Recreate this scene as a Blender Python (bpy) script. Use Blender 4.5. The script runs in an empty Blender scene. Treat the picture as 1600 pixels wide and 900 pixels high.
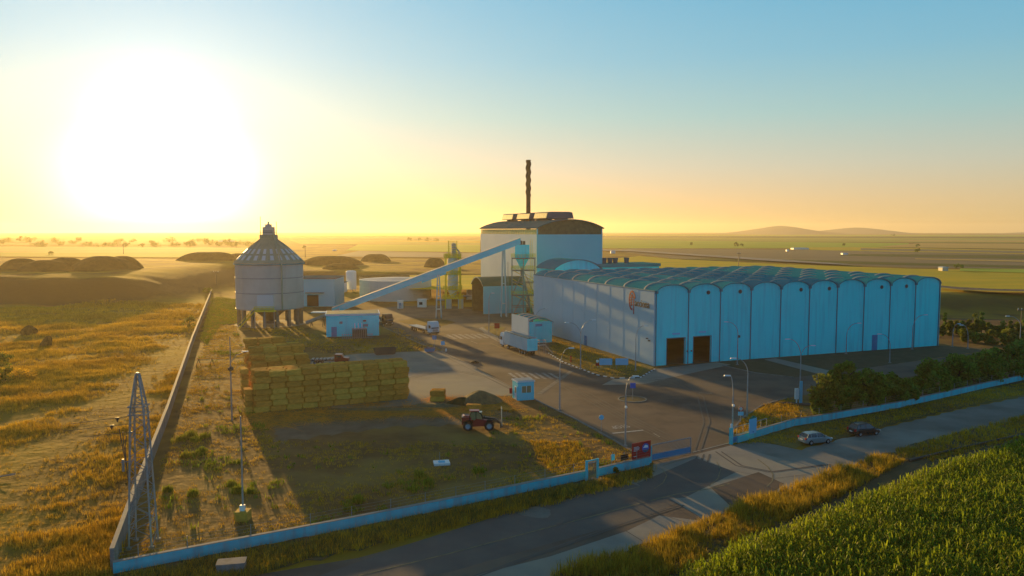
import bpy, bmesh, math, random
import numpy as np
from mathutils import Vector, Matrix
random.seed(7); rng = np.random.default_rng(7)
R = math.radians; PI = math.pi
S = bpy.context.scene; COL = S.collection

# ---------------------------------------------------------------- camera
F = 1215.0; HZ = 360.0; CAMZ = 28.0
PITCH = math.atan((450-HZ)/F)
cam = bpy.data.objects.new('camera', bpy.data.cameras.new('camera')); COL.objects.link(cam)
cam.data.sensor_width = 36; cam.data.lens = F/1600*36; cam.data.clip_end = 40000; cam.data.clip_start = 0.5
cam.location = (0, 0, CAMZ); cam.rotation_euler = (PI/2-PITCH, 0, 0)
S.camera = cam
# ---------------------------------------------------------------- world and sun
SUN_AZ, SUN_EL = R(-24.0), R(5.7)
SD = Vector((math.sin(SUN_AZ)*math.cos(SUN_EL), math.cos(SUN_AZ)*math.cos(SUN_EL), math.sin(SUN_EL)))
sun = bpy.data.objects.new('sun', bpy.data.lights.new('sun', 'SUN')); COL.objects.link(sun)
sun.data.energy = 5.0; sun.data.angle = R(0.6); sun.data.color = (1.0, 0.60, 0.17)
sun.rotation_euler = SD.to_track_quat('Z', 'Y').to_euler(); sun.location = (0, 0, 200)
W = bpy.data.worlds.new("World"); S.world = W; W.use_nodes = True
nt = W.node_tree; N = nt.nodes; L = nt.links; N.clear()
def nd(t, **k):
    n = N.new(t)
    for a, b in k.items(): setattr(n, a, b)
    return n
def mth(op, a, b=None, c=None, clamp=False):
    n = nd('ShaderNodeMath', operation=op); n.use_clamp = clamp
    for i, v in enumerate((a, b, c)):
        if v is None: continue
        if isinstance(v, (int, float)): n.inputs[i].default_value = v
        else: L.new(v, n.inputs[i])
    return n.outputs[0]
sky = nd('ShaderNodeTexSky', sky_type='NISHITA'); sky.sun_disc = False
sky.sun_elevation = SUN_EL; sky.sun_rotation = SUN_AZ; sky.dust_density = 3.0; sky.ozone_density = 2.0; sky.altitude = 300
tc = nd('ShaderNodeTexCoord'); sep = nd('ShaderNodeSeparateXYZ'); L.new(tc.outputs['Generated'], sep.inputs[0])
el = mth('MULTIPLY', mth('ARCSINE', sep.outputs['Z']), 180/PI)           # elevation in degrees
dp = nd('ShaderNodeVectorMath', operation='DOT_PRODUCT'); L.new(tc.outputs['Generated'], dp.inputs[0]); dp.inputs[1].default_value = SD
ang = mth('MULTIPLY', mth('ARCCOSINE', mth('MINIMUM', dp.outputs['Value'], 0.99999)), 180/PI)   # degrees from the sun
def ramp(fac, stops, lo, hi):
    n = nd('ShaderNodeValToRGB'); L.new(mth('DIVIDE', mth('SUBTRACT', fac, lo), hi-lo, clamp=True), n.inputs[0])
    e = n.color_ramp.elements
    while len(e) > 1: e.remove(e[-1])
    for i, (p, c) in enumerate(stops):
        q = e[0] if i == 0 else e.new((p-lo)/(hi-lo))
        q.position = (p-lo)/(hi-lo); q.color = (*c, 1)
    return n.outputs[0]
# air colours by height: sun side, and unseen away side strengthened to fill shaded walls
near = ramp(el, [(0, (.86, .54, .20)), (2, (.80, .55, .29)), (4.5, (.62, .57, .43)), (8, (.38, .56, .53)), (12, (.23, .49, .60)), (17, (.14, .43, .61)), (26, (.10, .26, .36)), (90, (.03, .07, .11))], 0, 90)
back = ramp(el, [(0, (.17, .50, .84)), (14, (.16, .48, .82)), (30, (.04, .13, .22)), (90, (.03, .07, .11))], 0, 90)
bf = mth('DIVIDE', mth('SUBTRACT', ang, 62), 30, clamp=True)
def mix(f, a, b, mode='MIX'):
    n = nd('ShaderNodeMix', data_type='RGBA', blend_type=mode)
    if isinstance(f, (int, float)): n.inputs[0].default_value = f
    else: L.new(f, n.inputs[0])
    for k, v in ((6, a), (7, b)):
        if isinstance(v, tuple): n.inputs[k].default_value = (*v, 1)
        else: L.new(v, n.inputs[k])
    return n.outputs[2]
air = mix(bf, near, back)
rightdim = mth('DIVIDE', mth('SUBTRACT', ang, 20), 45, clamp=True)
air = mix(rightdim, air, mix(1.0, air, (.72, .84, .90), 'MULTIPLY'))
sg = mth('ADD', 2.9, mth('MULTIPLY', mth('SUBTRACT', 1.0, mth('DIVIDE', el, 7.0), clamp=True), 2.8))
g1 = mth('MULTIPLY', mth('POWER', 2.718, mth('MULTIPLY', mth('POWER', mth('DIVIDE', ang, sg), 2.0), -1.0)), 2.6)
g2 = mth('MULTIPLY', mth('POWER', 2.718, mth('DIVIDE', ang, -11.0)), 0.33)
def scale(c, f):
    n = nd('ShaderNodeVectorMath', operation='SCALE')
    if isinstance(c, tuple): n.inputs[0].default_value = c
    else: L.new(c, n.inputs[0])
    if isinstance(f, (int, float)): n.inputs['Scale'].default_value = f
    else: L.new(f, n.inputs['Scale'])
    return n.outputs[0]
def add(a, b):
    n = nd('ShaderNodeVectorMath', operation='ADD'); L.new(a, n.inputs[0]); L.new(b, n.inputs[1]); return n.outputs[0]
tot = add(add(scale(air, 10.0), scale(sky.outputs[0], 0.10)), scale(add(scale((1.0, .96, .90), g1), scale((1.0, .86, .88), g2)), 10.0))
bg = nd('ShaderNodeBackground'); L.new(tot, bg.inputs[0]); bg.inputs[1].default_value = 0.068
wo = nd('ShaderNodeOutputWorld'); L.new(bg.outputs[0], wo.inputs[0])
S.view_settings.view_transform = 'Standard'; S.view_settings.look = 'None'; S.view_settings.exposure = 0.68
S.view_settings.gamma = 1.0; S.view_settings.use_curve_mapping = False
c = S.cycles; c.max_bounces = 5; c.diffuse_bounces = 3; c.glossy_bounces = 2; c.transmission_bounces = 3; c.transparent_max_bounces = 6
c.volume_bounces = 0; c.use_denoising = True; c.sample_clamp_indirect = 4.0; c.caustics_reflective = False; c.caustics_refractive = False

# ---------------------------------------------------------------- pixel to place helpers
CP, SP = math.cos(PITCH), math.sin(PITCH)
def ray(px, py):
    a = (px-800)/F; b = (450-py)/F
    return (a, CP+b*SP, -SP+b*CP)
def G(px, py, z=0.0):
    d = ray(px, py); t = (z-CAMZ)/d[2]
    return Vector((d[0]*t, d[1]*t, z))
def D(px, py, depth):
    d = ray(px, py); t = depth/d[1]
    return Vector((d[0]*t, depth, CAMZ+d[2]*t))
def hgt(px, pyb, pyt, z=0.0):
    g = G(px, pyb, z); return D(px, pyt, g.y).z - z
_w = np.random.default_rng(99); _K = _w.normal(0, 1, (14, 2)); _K /= np.linalg.norm(_K, axis=1)[:, None]; _P = _w.random(14)*6.28
def noise2(P, scale, seed=0):
    k = np.roll(_K, seed, 0); f = (1+np.arange(14)*.32)/scale*2; a = 1/(1+np.arange(14)*.22); q = P@k.T*f+np.roll(_P, seed*3)
    q = q+1.3*np.sin(np.roll(q, 1, 1)*.7); return (np.sin(q)*a).sum(1)/np.sqrt((a**2).sum()/2)
def sstep(t):
    t = np.clip(t, 0, 1); return t*t*(3-2*t)

# ---------------------------------------------------------------- object helpers
def tag(o, label=None, cat=None, group=None, kind=None):
    if label: o['label'] = label
    if cat: o['category'] = cat
    if group: o['group'] = group
    if kind: o['kind'] = kind
    return o
def thing(name, label, cat, loc=(0, 0, 0), rz=0.0, group=None):
    o = bpy.data.objects.new(name, None); COL.objects.link(o); o.location = loc; o.rotation_euler = (0, 0, rz)
    o.empty_display_size = 0.3
    return tag(o, label, cat, group)
class MB:
    def __init__(s): s.v = []; s.f = []; s.m = []; s.mi = 0
    def add(s, vs, fs):
        o = len(s.v); s.v += [tuple(v) for v in vs]; s.f += [tuple(i+o for i in f) for f in fs]; s.m += [s.mi]*len(fs); return s
    def box(s, x0, x1, y0, y1, z0, z1):
        return s.add([(x0,y0,z0),(x1,y0,z0),(x1,y1,z0),(x0,y1,z0),(x0,y0,z1),(x1,y0,z1),(x1,y1,z1),(x0,y1,z1)],
            [(0,3,2,1),(4,5,6,7),(0,1,5,4),(1,2,6,5),(2,3,7,6),(3,0,4,7)])
    def bbox(s, cx, cy, cz, sx, sy, sz): return s.box(cx-sx/2, cx+sx/2, cy-sy/2, cy+sy/2, cz-sz/2, cz+sz/2)
    def ext(s, prof, y0, y1, axis='y', in1=0.0):
        """profile of (a, z) points extruded along an axis"""
        n = len(prof); P = []
        for y in (y0, y1):
            for a, z in prof: P.append((a, y, z) if axis == 'y' else (y, a, z))
        fs = [tuple(range(n)), tuple(range(2*n-1, n-1, -1))]
        fs += [(i, i+n, (i+1) % n + n, (i+1) % n) for i in range(n)]
        return s.add(P, fs)
    def tube(s, pts, r, n=8, r2=None, cap=True):
        pts = [Vector(p) for p in pts]; m = len(pts); r2 = r if r2 is None else r2
        o = len(s.v); V = []
        for i, p in enumerate(pts):
            t = (pts[min(i+1, m-1)]-pts[max(i-1, 0)]).normalized()
            a = t.cross(Vector((0, 0, 1)) if abs(t.z) < .95 else Vector((1, 0, 0))).normalized(); b = t.cross(a)
            rr = r+(r2-r)*i/(m-1)
            for k in range(n):
                q = 2*PI*k/n; V.append(p+a*rr*math.cos(q)+b*rr*math.sin(q))
        fs = [(i*n+k, i*n+(k+1) % n, (i+1)*n+(k+1) % n, (i+1)*n+k) for i in range(m-1) for k in range(n)]
        if cap: fs += [tuple(range(n-1, -1, -1)), tuple(range((m-1)*n, m*n))]
        return s.add(V, fs)
    def lathe(s, prof, cx=0, cy=0, n=24, a0=0.0, a1=2*PI):
        full = abs(a1-a0-2*PI) < 1e-6; m = n if full else n+1; V = []
        for r, z in prof:
            for k in range(m):
                q = a0+(a1-a0)*k/n; V.append((cx+r*math.cos(q), cy+r*math.sin(q), z))
        fs = [(i*m+k, i*m+(k+1) % m, (i+1)*m+(k+1) % m, (i+1)*m+k) for i in range(len(prof)-1) for k in range(n)]
        return s.add(V, fs)
    def build(s, name, mats, parent=None, smooth=False, label=None, loc=None):
        me = bpy.data.meshes.new(name); me.from_pydata(s.v, [], s.f)
        if not isinstance(mats, (list, tuple)): mats = [mats]
        for m in mats: me.materials.append(m)
        if len(mats) > 1: me.polygons.foreach_set('material_index', s.m)
        bm = bmesh.new(); bm.from_mesh(me); bmesh.ops.recalc_face_normals(bm, faces=bm.faces); bm.to_mesh(me); bm.free()
        if smooth:
            me.polygons.foreach_set('use_smooth', [True]*len(me.polygons))
            try: me.set_sharp_from_angle(angle=R(40))
            except Exception: pass
        o = bpy.data.objects.new(name, me); COL.objects.link(o)
        if parent: o.parent = parent
        if loc: o.location = loc
        if label: o['label'] = label
        return o
def copy_thing(root, loc, rz, label, group=None):
    def cp(o, par):
        n = o.copy(); COL.objects.link(n); n.parent = par
        for ch in KIDS.get(o.name, []): cp(ch, n)
        return n
    KIDS = {}
    for o in bpy.data.objects:
        if o.parent: KIDS.setdefault(o.parent.name, []).append(o)
    r = cp(root, None); r.location = loc; r.rotation_euler = (0, 0, rz); r['label'] = label
    if group: r['group'] = group
    return r
def bulk(name, V, Q, mat, smooth=False):
    me = bpy.data.meshes.new(name); V = np.asarray(V, np.float32); Q = np.asarray(Q, np.int32)
    k = Q.shape[1]
    me.vertices.add(len(V)); me.vertices.foreach_set('co', V.ravel())
    me.loops.add(Q.size); me.loops.foreach_set('vertex_index', Q.ravel())
    me.polygons.add(len(Q)); me.polygons.foreach_set('loop_start', np.arange(0, Q.size, k, dtype=np.int32))
    try: me.polygons.foreach_set('loop_total', np.full(len(Q), k, np.int32))
    except Exception: pass
    me.materials.append(mat); me.update(calc_edges=True)
    if smooth: me.polygons.foreach_set('use_smooth', [True]*len(Q))
    o = bpy.data.objects.new(name, me); COL.objects.link(o); return o
def scatter(name, temps, pos, sc, mat, zs=None):
    """real mesh of many copies of small templates (V,Q)"""
    n = len(pos); which = rng.integers(0, len(temps), n); rot = rng.random(n)*2*PI
    VV = []; QQ = []; off = 0
    for t, (tv, tq) in enumerate(temps):
        idx = np.nonzero(which == t)[0]
        if not len(idx): continue
        c, s_ = np.cos(rot[idx])[:, None], np.sin(rot[idx])[:, None]
        x = (tv[None, :, 0]*c-tv[None, :, 1]*s_)*sc[idx][:, None]; y = (tv[None, :, 0]*s_+tv[None, :, 1]*c)*sc[idx][:, None]
        z = tv[None, :, 2]*sc[idx][:, None]
        P = np.stack([x+pos[idx, 0:1], y+pos[idx, 1:2], z+pos[idx, 2:3]], -1).reshape(-1, 3)
        q = (tq[None]+(np.arange(len(idx))*len(tv))[:, None, None]).reshape(-1, tq.shape[1])+off
        VV.append(P); QQ.append(q); off += len(P)
    return bulk(name, np.concatenate(VV), np.concatenate(QQ), mat)
def inpoly(P, poly):
    x, y = P[:, 0], P[:, 1]; ins = np.zeros(len(P), bool); n = len(poly)
    for i in range(n):
        x1, y1 = poly[i][0], poly[i][1]; x2, y2 = poly[(i+1) % n][0], poly[(i+1) % n][1]
        ins ^= ((y1 > y) != (y2 > y)) & (x < (x2-x1)*(y-y1)/((y2-y1)+1e-12)+x1)
    return ins
def sample_poly(poly, dens):
    a = np.array([(p[0], p[1]) for p in poly]); lo, hi = a.min(0), a.max(0)
    n = int((hi-lo).prod()*dens); P = lo+rng.random((n, 2))*(hi-lo)
    return P[inpoly(P, poly)]

# ---------------------------------------------------------------- materials
def mat(name, col, rough=0.8, col2=None, scale_=1.0, detail=5, lo=.35, hi=.65, metal=0.0, bump=0.0, bscale=None, spec=0.3, streak=None, island=0.0, trans=0.0, stretch=None, col3=None, scale3=0.1):
    m = bpy.data.materials.new(name); m.use_nodes = True; nt = m.node_tree; N = nt.nodes; L = nt.links
    p = N['Principled BSDF']; p.inputs['Roughness'].default_value = rough; p.inputs['Metallic'].default_value = metal
    p.inputs['Specular IOR Level'].default_value = spec
    p.inputs['Base Color'].default_value = (*col, 1)
    tc = N.new('ShaderNodeTexCoord'); geo = N.new('ShaderNodeNewGeometry')
    mp = N.new('ShaderNodeMapping'); L.new(geo.outputs['Position'], mp.inputs[0])
    if stretch: mp.inputs['Scale'].default_value = stretch
    out = None
    def nz(sc, lo, hi, det=5):
        n = N.new('ShaderNodeTexNoise'); n.inputs['Scale'].default_value = sc; n.inputs['Detail'].default_value = det; n.inputs['Roughness'].default_value = .62
        L.new(mp.outputs[0], n.inputs['Vector'])
        r = N.new('ShaderNodeMapRange'); r.inputs[1].default_value = lo; r.inputs[2].default_value = hi; L.new(n.outputs[0], r.inputs[0]); return r.outputs[0], n
    def mx(f, a, b, mode='MIX'):
        n = N.new('ShaderNodeMix'); n.data_type = 'RGBA'; n.blend_type = mode
        if isinstance(f, float): n.inputs[0].default_value = f
        else: L.new(f, n.inputs[0])
        for k, v in ((6, a), (7, b)):
            if isinstance(v, tuple): n.inputs[k].default_value = (*v, 1)
            else: L.new(v, n.inputs[k])
        return n.outputs[2]
    cur = col
    if col2:
        f, _ = nz(scale_, lo, hi, detail); cur = mx(f, col, col2)
    if col3:
        f, _ = nz(scale3, .45, .62, 4); cur = mx(f, cur, col3)
    if streak:        # dirt streaks that run down a wall
        sp = N.new('ShaderNodeMapping'); L.new(geo.outputs['Position'], sp.inputs[0]); sp.inputs['Scale'].default_value = (1, 1, .08)
        n = N.new('ShaderNodeTexNoise'); n.inputs['Scale'].default_value = 1.3; n.inputs['Detail'].default_value = 6; L.new(sp.outputs[0], n.inputs['Vector'])
        r = N.new('ShaderNodeMapRange'); r.inputs[1].default_value = .48; r.inputs[2].default_value = .8; L.new(n.outputs[0], r.inputs[0])
        cur = mx(r.outputs[0], cur, streak)
    if island:
        r = N.new('ShaderNodeMapRange'); L.new(geo.outputs['Random Per Island'], r.inputs[0]); r.inputs[3].default_value = 1-island; r.inputs[4].default_value = 1+island
        v = N.new('ShaderNodeHueSaturation'); L.new(r.outputs[0], v.inputs['Value'])
        if isinstance(cur, tuple): v.inputs['Color'].default_value = (*cur, 1)
        else: L.new(cur, v.inputs['Color'])
        cur = v.outputs[0]
    if not isinstance(cur, tuple): L.new(cur, p.inputs['Base Color'])
    if bump:
        _, n = nz(bscale or scale_*3, 0, 1, 6); b = N.new('ShaderNodeBump'); b.inputs['Strength'].default_value = 1.0; b.inputs['Distance'].default_value = bump
        L.new(n.outputs[0], b.inputs['Height']); L.new(b.outputs[0], p.inputs['Normal'])
    if trans:
        t = N.new('ShaderNodeBsdfTranslucent'); ms = N.new('ShaderNodeMixShader'); ms.inputs[0].default_value = trans
        if isinstance(cur, tuple): t.inputs[0].default_value = (*cur, 1)
        else: L.new(cur, t.inputs[0])
        L.new(p.outputs[0], ms.inputs[1]); L.new(t.outputs[0], ms.inputs[2]); L.new(ms.outputs[0], N['Material Output'].inputs[0])
    return m
M = {}
M['field'] = mat('dry_field', (.20, .12, .03), .95, (.30, .22, .07), .035, col3=(.10, .075, .03), scale3=.02, bump=.5, bscale=.5, spec=.1)
M['yard_dirt'] = mat('yard_dirt', (.22, .12, .045), .95, (.15, .08, .028), .25, col3=(.32, .19, .05), scale3=.045, bump=.25, bscale=.6, spec=.1)
M['dusty'] = mat('dusty_track', (.22, .165, .12), .95, (.14, .095, .06), .3, bump=.1, bscale=.8, spec=.1)
M['asphalt'] = mat('asphalt', (.155, .107, .08), .9, (.085, .066, .054), .14, lo=.42, hi=.6, col3=(.20, .15, .11), scale3=.03, bump=.01, bscale=6, spec=.25)
M['asphalt_new'] = mat('asphalt_patch', (.105, .092, .085), .85, (.14, .12, .105), .25, bump=.01, bscale=6)
M['concrete'] = mat('concrete', (.31, .275, .235), .9, (.24, .215, .185), .25, col3=(.36, .31, .23), scale3=.05, bump=.01, bscale=4)
M['yard_concrete'] = mat('yard_concrete', (.28, .25, .215), .9, (.20, .18, .15), .18, col3=(.33, .28, .20), scale3=.05, bump=.01, bscale=4)
M['gravel'] = mat('gravel_road', (.24, .215, .185), .95, (.17, .15, .125), .2, col3=(.30, .27, .23), scale3=.06, bump=.03, bscale=4)
M['verge'] = mat('verge_soil', (.13, .095, .045), .95, (.09, .075, .03), .4, bump=.1, bscale=1.5)
M['paint'] = mat('road_paint', (.42, .39, .34), .85, (.18, .15, .13), 1.4, lo=.42, hi=.62)
M['worn'] = mat('worn_paint', (.24, .21, .17), .85, (.15, .13, .11), .8)
M['soil'] = mat('crop_soil', (.05, .045, .02), .95, (.035, .03, .015), .4)
M['blackp'] = mat('black_paint', (.03, .03, .03), .8)
M['wall'] = mat('shade_teal_cladding', (.008, .88, .90), .7, (.005, .82, .86), .05, streak=(.006, .66, .72), spec=.0)  # teal of the shaded white walls put into the paint; streaks are dirt
M['sidewall'] = mat('sunlit_side_wall', (.50, .62, .66), .7, (.43, .56, .61), .06, spec=.1)  # paler copy of the wall paint for the sunlit left faces
M['roof'] = mat('teal_roof_sheet', (.014, .29, .33), .9, (.01, .23, .27), .1, spec=.0)
M['rib'] = mat('pale_roof_rib', (.55, .48, .36), .6)
M['roof_grey'] = mat('blue_grey_roof', (.03, .13, .18), .95, (.025, .11, .16), .12, spec=.0)
M['greenroof'] = mat('green_roof', (.07, .14, .09), .6, (.05, .11, .07), .2)
M['trim'] = mat('dark_trim', (.01, .20, .24), .6)
M['bwall'] = mat('boiler_house_cladding', (.17, .58, .68), .65, (.15, .54, .65), .06, spec=.0)
M['louver'] = mat('brown_louvre_and_shade', (.10, .075, .05), .7, (.16, .12, .07), .9)
M['cream'] = mat('sunlit_louvre', (.85, .64, .26), .6, (.7, .5, .16), 1.2)  # sunlit yellow of the side louvres put into the colour
M['silo'] = mat('silo_concrete', (.48, .50, .48), .9, (.41, .41, .385), .12, bump=.01, spec=.1)
M['siloroof'] = mat('silo_roof', (.36, .38, .27), .8, (.29, .32, .23), .3, spec=.1)
M['sky_l'] = mat('skylight_sheet', (.50, .58, .62), .25, spec=.6)
M['steel'] = mat('grey_steel', (.30, .31, .32), .5, (.24, .25, .26), .8, metal=.3)
M['galv'] = mat('galvanised_steel', (.36, .38, .40), .5, (.28, .29, .3), 2, metal=.35)
M['darksteel'] = mat('dark_steel', (.07, .065, .06), .6, (.10, .08, .06), 1)
M['chimney'] = mat('rusty_chimney', (.075, .042, .034), .75, (.05, .03, .026), .4)
M['yellow'] = mat('yellow_rail_paint', (.75, .62, .04), .6, (.6, .5, .04), 1, spec=.1)
M['convey'] = mat('conveyor_cladding', (.06, .66, .76), .6, (.05, .6, .72), .3, spec=.1)
M['convtop'] = mat('sunlit_conveyor_lid', (.72, .62, .46), .6)  # warm cream puts the sunlit top of the gallery into the colour
M['tank'] = mat('pale_tank', (.52, .60, .62), .7, (.47, .55, .57), .1, spec=.1)
M['white'] = mat('white_paint', (.60, .74, .80), .5, (.66, .68, .70), .5)
M['bright'] = mat('bright_white_panel', (.8, .8, .8), .4)
M['void'] = mat('dark_opening', (.012, .012, .014), .9)
M['glass'] = mat('dark_glass', (.02, .03, .04), .08, spec=.7)
M['litglass'] = mat('lit_yellow_glass', (.28, .24, .12), .15, spec=.6)  # yellow tone puts light on the panes into the glass colour
M['rubber'] = mat('tyre_rubber', (.018, .018, .018), .85)
M['rim'] = mat('blue_grey_rim', (.22, .34, .40), .5)
M['red'] = mat('red_paint', (.36, .012, .02), .35, (.28, .012, .018), 1.2, spec=.5)
M['redsign'] = mat('red_sign', (.55, .012, .018), .5)
M['logored'] = mat('logo_red', (.42, .02, .02), .5)
M['logodark'] = mat('logo_dark', (.03, .035, .03), .5)
M['bluesign'] = mat('blue_sign', (.02, .12, .50), .4)
M['skyblue'] = mat('light_blue_board', (.12, .52, .75), .5)
M['gblue'] = mat('gate_blue', (.01, .26, .46), .6, (.01, .21, .4), 1, spec=.1)
M['olive_weed'] = mat('olive_weed', (.24, .20, .04), .8, (.15, .13, .03), .3, island=.4, trans=.3, spec=.1)
M['blockpaint'] = mat('worn_yellow_block', (.62, .34, .05), .8, (.45, .25, .04), 3)
M['pier'] = mat('dark_concrete', (.20, .19, .165), .9, (.15, .14, .12), .6, spec=.1)
M['green'] = mat('green_plate', (.02, .22, .12), .5)
M['silver'] = mat('silver_car_paint', (.26, .34, .36), .3, metal=.3, spec=.6)
M['blackcar'] = mat('black_car_paint', (.012, .016, .02), .25, spec=.6)
M['wallpaint'] = mat('shade_teal_wall_paint', (.05, .62, .70), .85, (.04, .52, .60), .5, streak=(.10, .30, .34), bump=.01)  # shaded teal put into the wall colour; streaks are dirt
M['wallgrey'] = mat('grey_block_wall', (.27, .25, .235), .9, (.20, .185, .17), .5, streak=(.14, .13, .12), bump=.02)
M['coping'] = mat('wall_coping', (.36, .33, .28), .85, (.3, .28, .25), 1)
M['bale'] = mat('straw', (.90, .37, .06), .95, (.66, .25, .04), 1.6, bump=.08, bscale=7, spec=.05, stretch=(1, 1, 2.5), detail=8)
M['balepale'] = mat('pale_straw', (.90, .46, .08), .95, (.68, .33, .05), 1.6, bump=.08, bscale=7, spec=.05, stretch=(1, 1, 2.5), detail=8)
M['baledark'] = mat('weathered_straw', (.74, .31, .05), .95, (.54, .21, .035), 1.6, bump=.08, bscale=7, spec=.05, stretch=(1, 1, 2.5), detail=8)
M['strawheap'] = mat('loose_straw', (.22, .16, .07), .95, (.13, .10, .05), 1.2, bump=.2, bscale=2)
M['heap'] = mat('dark_heap', (.095, .075, .028), .95, (.05, .04, .018), .35, bump=1.2, bscale=.35, spec=.05)
M['corn'] = mat('maize_leaf', (.19, .26, .010), .55, (.28, .32, .014), .08, island=.55, trans=.55, spec=.25)
M['reed'] = mat('golden_reed', (.55, .36, .03), .8, (.36, .26, .025), .3, island=.4, trans=.4, spec=.1)
M['grass'] = mat('dry_grass', (.72, .45, .035), .85, (.46, .27, .022), .05, island=.4, trans=.35, spec=.1)
M['weed'] = mat('green_weed', (.20, .27, .02), .8, (.28, .28, .03), .2, island=.4, trans=.35, spec=.1)
M['leaf'] = mat('tree_leaf', (.17, .26, .025), .7, (.11, .18, .018), .4, island=.45, trans=.3, spec=.2)
M['leafy'] = mat('yellow_green_leaf', (.20, .21, .02), .7, (.12, .15, .018), .4, island=.45, trans=.4, spec=.2)
M['bark'] = mat('bark', (.06, .045, .03), .9, (.04, .03, .02), 2)
# ---------------------------------------------------------------- terrain
C0 = G(1023, 572); C1 = G(1465, 540)
U = (C1-C0).normalized(); V = Vector((-U.y, U.x, 0)); RZ = math.atan2(U.y, U.x)
def lb(x):      # distance at which the ground rises behind the plant
    return np.interp(x, [-400, -100, -40, 40, 100, 400], [415, 415, 400, 345, 258, 250])
def terrain(x, y):
    x = np.asarray(x, float); y = np.asarray(y, float)
    h = 5*sstep((y-lb(x))/32.0)
    p = sstep((-x-118-.04*(y-300))/48.0)*sstep((y-284)/27.0)*(1-sstep((y-470)/90.0))
    h = h+(9.5-h)*p
    left = sstep((-x-44-(y-63)*.37)/12.0)*(y > 20)
    bumps = .35*np.sin(x*.13+np.sin(y*.07)*2)*np.sin(y*.09+x*.03)+.25*np.sin(x*.31+1)*np.sin(y*.27+.4*np.sin(x*.2))
    h = h+left*bumps*sstep((500-y)/200)
    return h-.02
th = np.radians(np.concatenate([np.arange(-60, 60, .4), np.arange(60, 300, 4.0)])); nth = len(th)
rr = np.concatenate([[0.5], np.arange(10, 250, 8), np.arange(250, 600, 4), np.geomspace(600, 8000, 40)]); nr = len(rr)
TX = (rr[:, None]*np.sin(th)[None]).ravel(); TY = (rr[:, None]*np.cos(th)[None]).ravel()
TV = np.stack([TX, TY, terrain(TX, TY)], -1)
i = np.arange(nr-1)[:, None]; k = np.arange(nth)[None]; k2 = (k+1) % nth
TQ = np.stack([i*nth+k, i*nth+k2, (i+1)*nth+k2, (i+1)*nth+k], -1).reshape(-1, 4)[:, ::-1]
M['plain'] = mat('plain_ground', (.33, .18, .016), .95, (.46, .27, .022), .012, col3=(.19, .095, .02), scale3=.03, bump=.35, bscale=.45, spec=.1)
def slope_shade(m, soil):      # steep ground darkened in the colour to stand for its shade
    nt = m.node_tree; b = nt.nodes['Principled BSDF']; src = b.inputs['Base Color'].links[0].from_socket
    ge = nt.nodes.new('ShaderNodeNewGeometry'); se = nt.nodes.new('ShaderNodeSeparateXYZ'); nt.links.new(ge.outputs['Normal'], se.inputs[0])
    r = nt.nodes.new('ShaderNodeMapRange'); r.inputs[1].default_value = .992; r.inputs[2].default_value = .965; nt.links.new(se.outputs[2], r.inputs[0])
    mx = nt.nodes.new('ShaderNodeMix'); mx.data_type = 'RGBA'; nt.links.new(r.outputs[0], mx.inputs[0]); nt.links.new(src, mx.inputs[6]); mx.inputs[7].default_value = (*soil, 1); nt.links.new(mx.outputs[2], b.inputs['Base Color'])
slope_shade(M['plain'], (.085, .055, .022))
g = bulk('ground', TV, TQ, M['plain'], True); tag(g, kind='structure')

SHEET = [0]
def sheet(name, poly, m, z, kind='structure', rough=None):
    if rough is None: rough = {'dusty_track': 1.0, 'verge': .45, 'lawn_island': .15, 'gravel_road': .3, 'crop_soil': .3, 'road_stain': .3, 'gravel_strip': .2, 'path': .4}.get(name, 0)
    if rough:
        out = []
        for a, b in zip(poly, poly[1:]+poly[:1]):
            a, b = Vector(a[:2]), Vector(b[:2]); k = max(1, min(60, int((b-a).length/1.2)))
            for q in range(k):
                p = a.lerp(b, q/k); out.append((p.x+rough*math.sin(p.y*1.9+p.x*.7)*math.sin(p.x*.6+1)*1.0+random.uniform(-.25, .25)*rough, p.y+rough*math.sin(p.x*1.7+p.y*.5)+random.uniform(-.25, .25)*rough))
        poly = out
    mb = MB(); mb.add([(p[0], p[1], z) for p in poly], [tuple(range(len(poly)))])
    o = mb.build(name, m); o['kind'] = kind
    if o.data.polygons[0].normal.z < 0: o.data.flip_normals()
    return o
def P_(pts, z=0.0): return [G(a, b, z) for a, b in pts]
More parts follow.
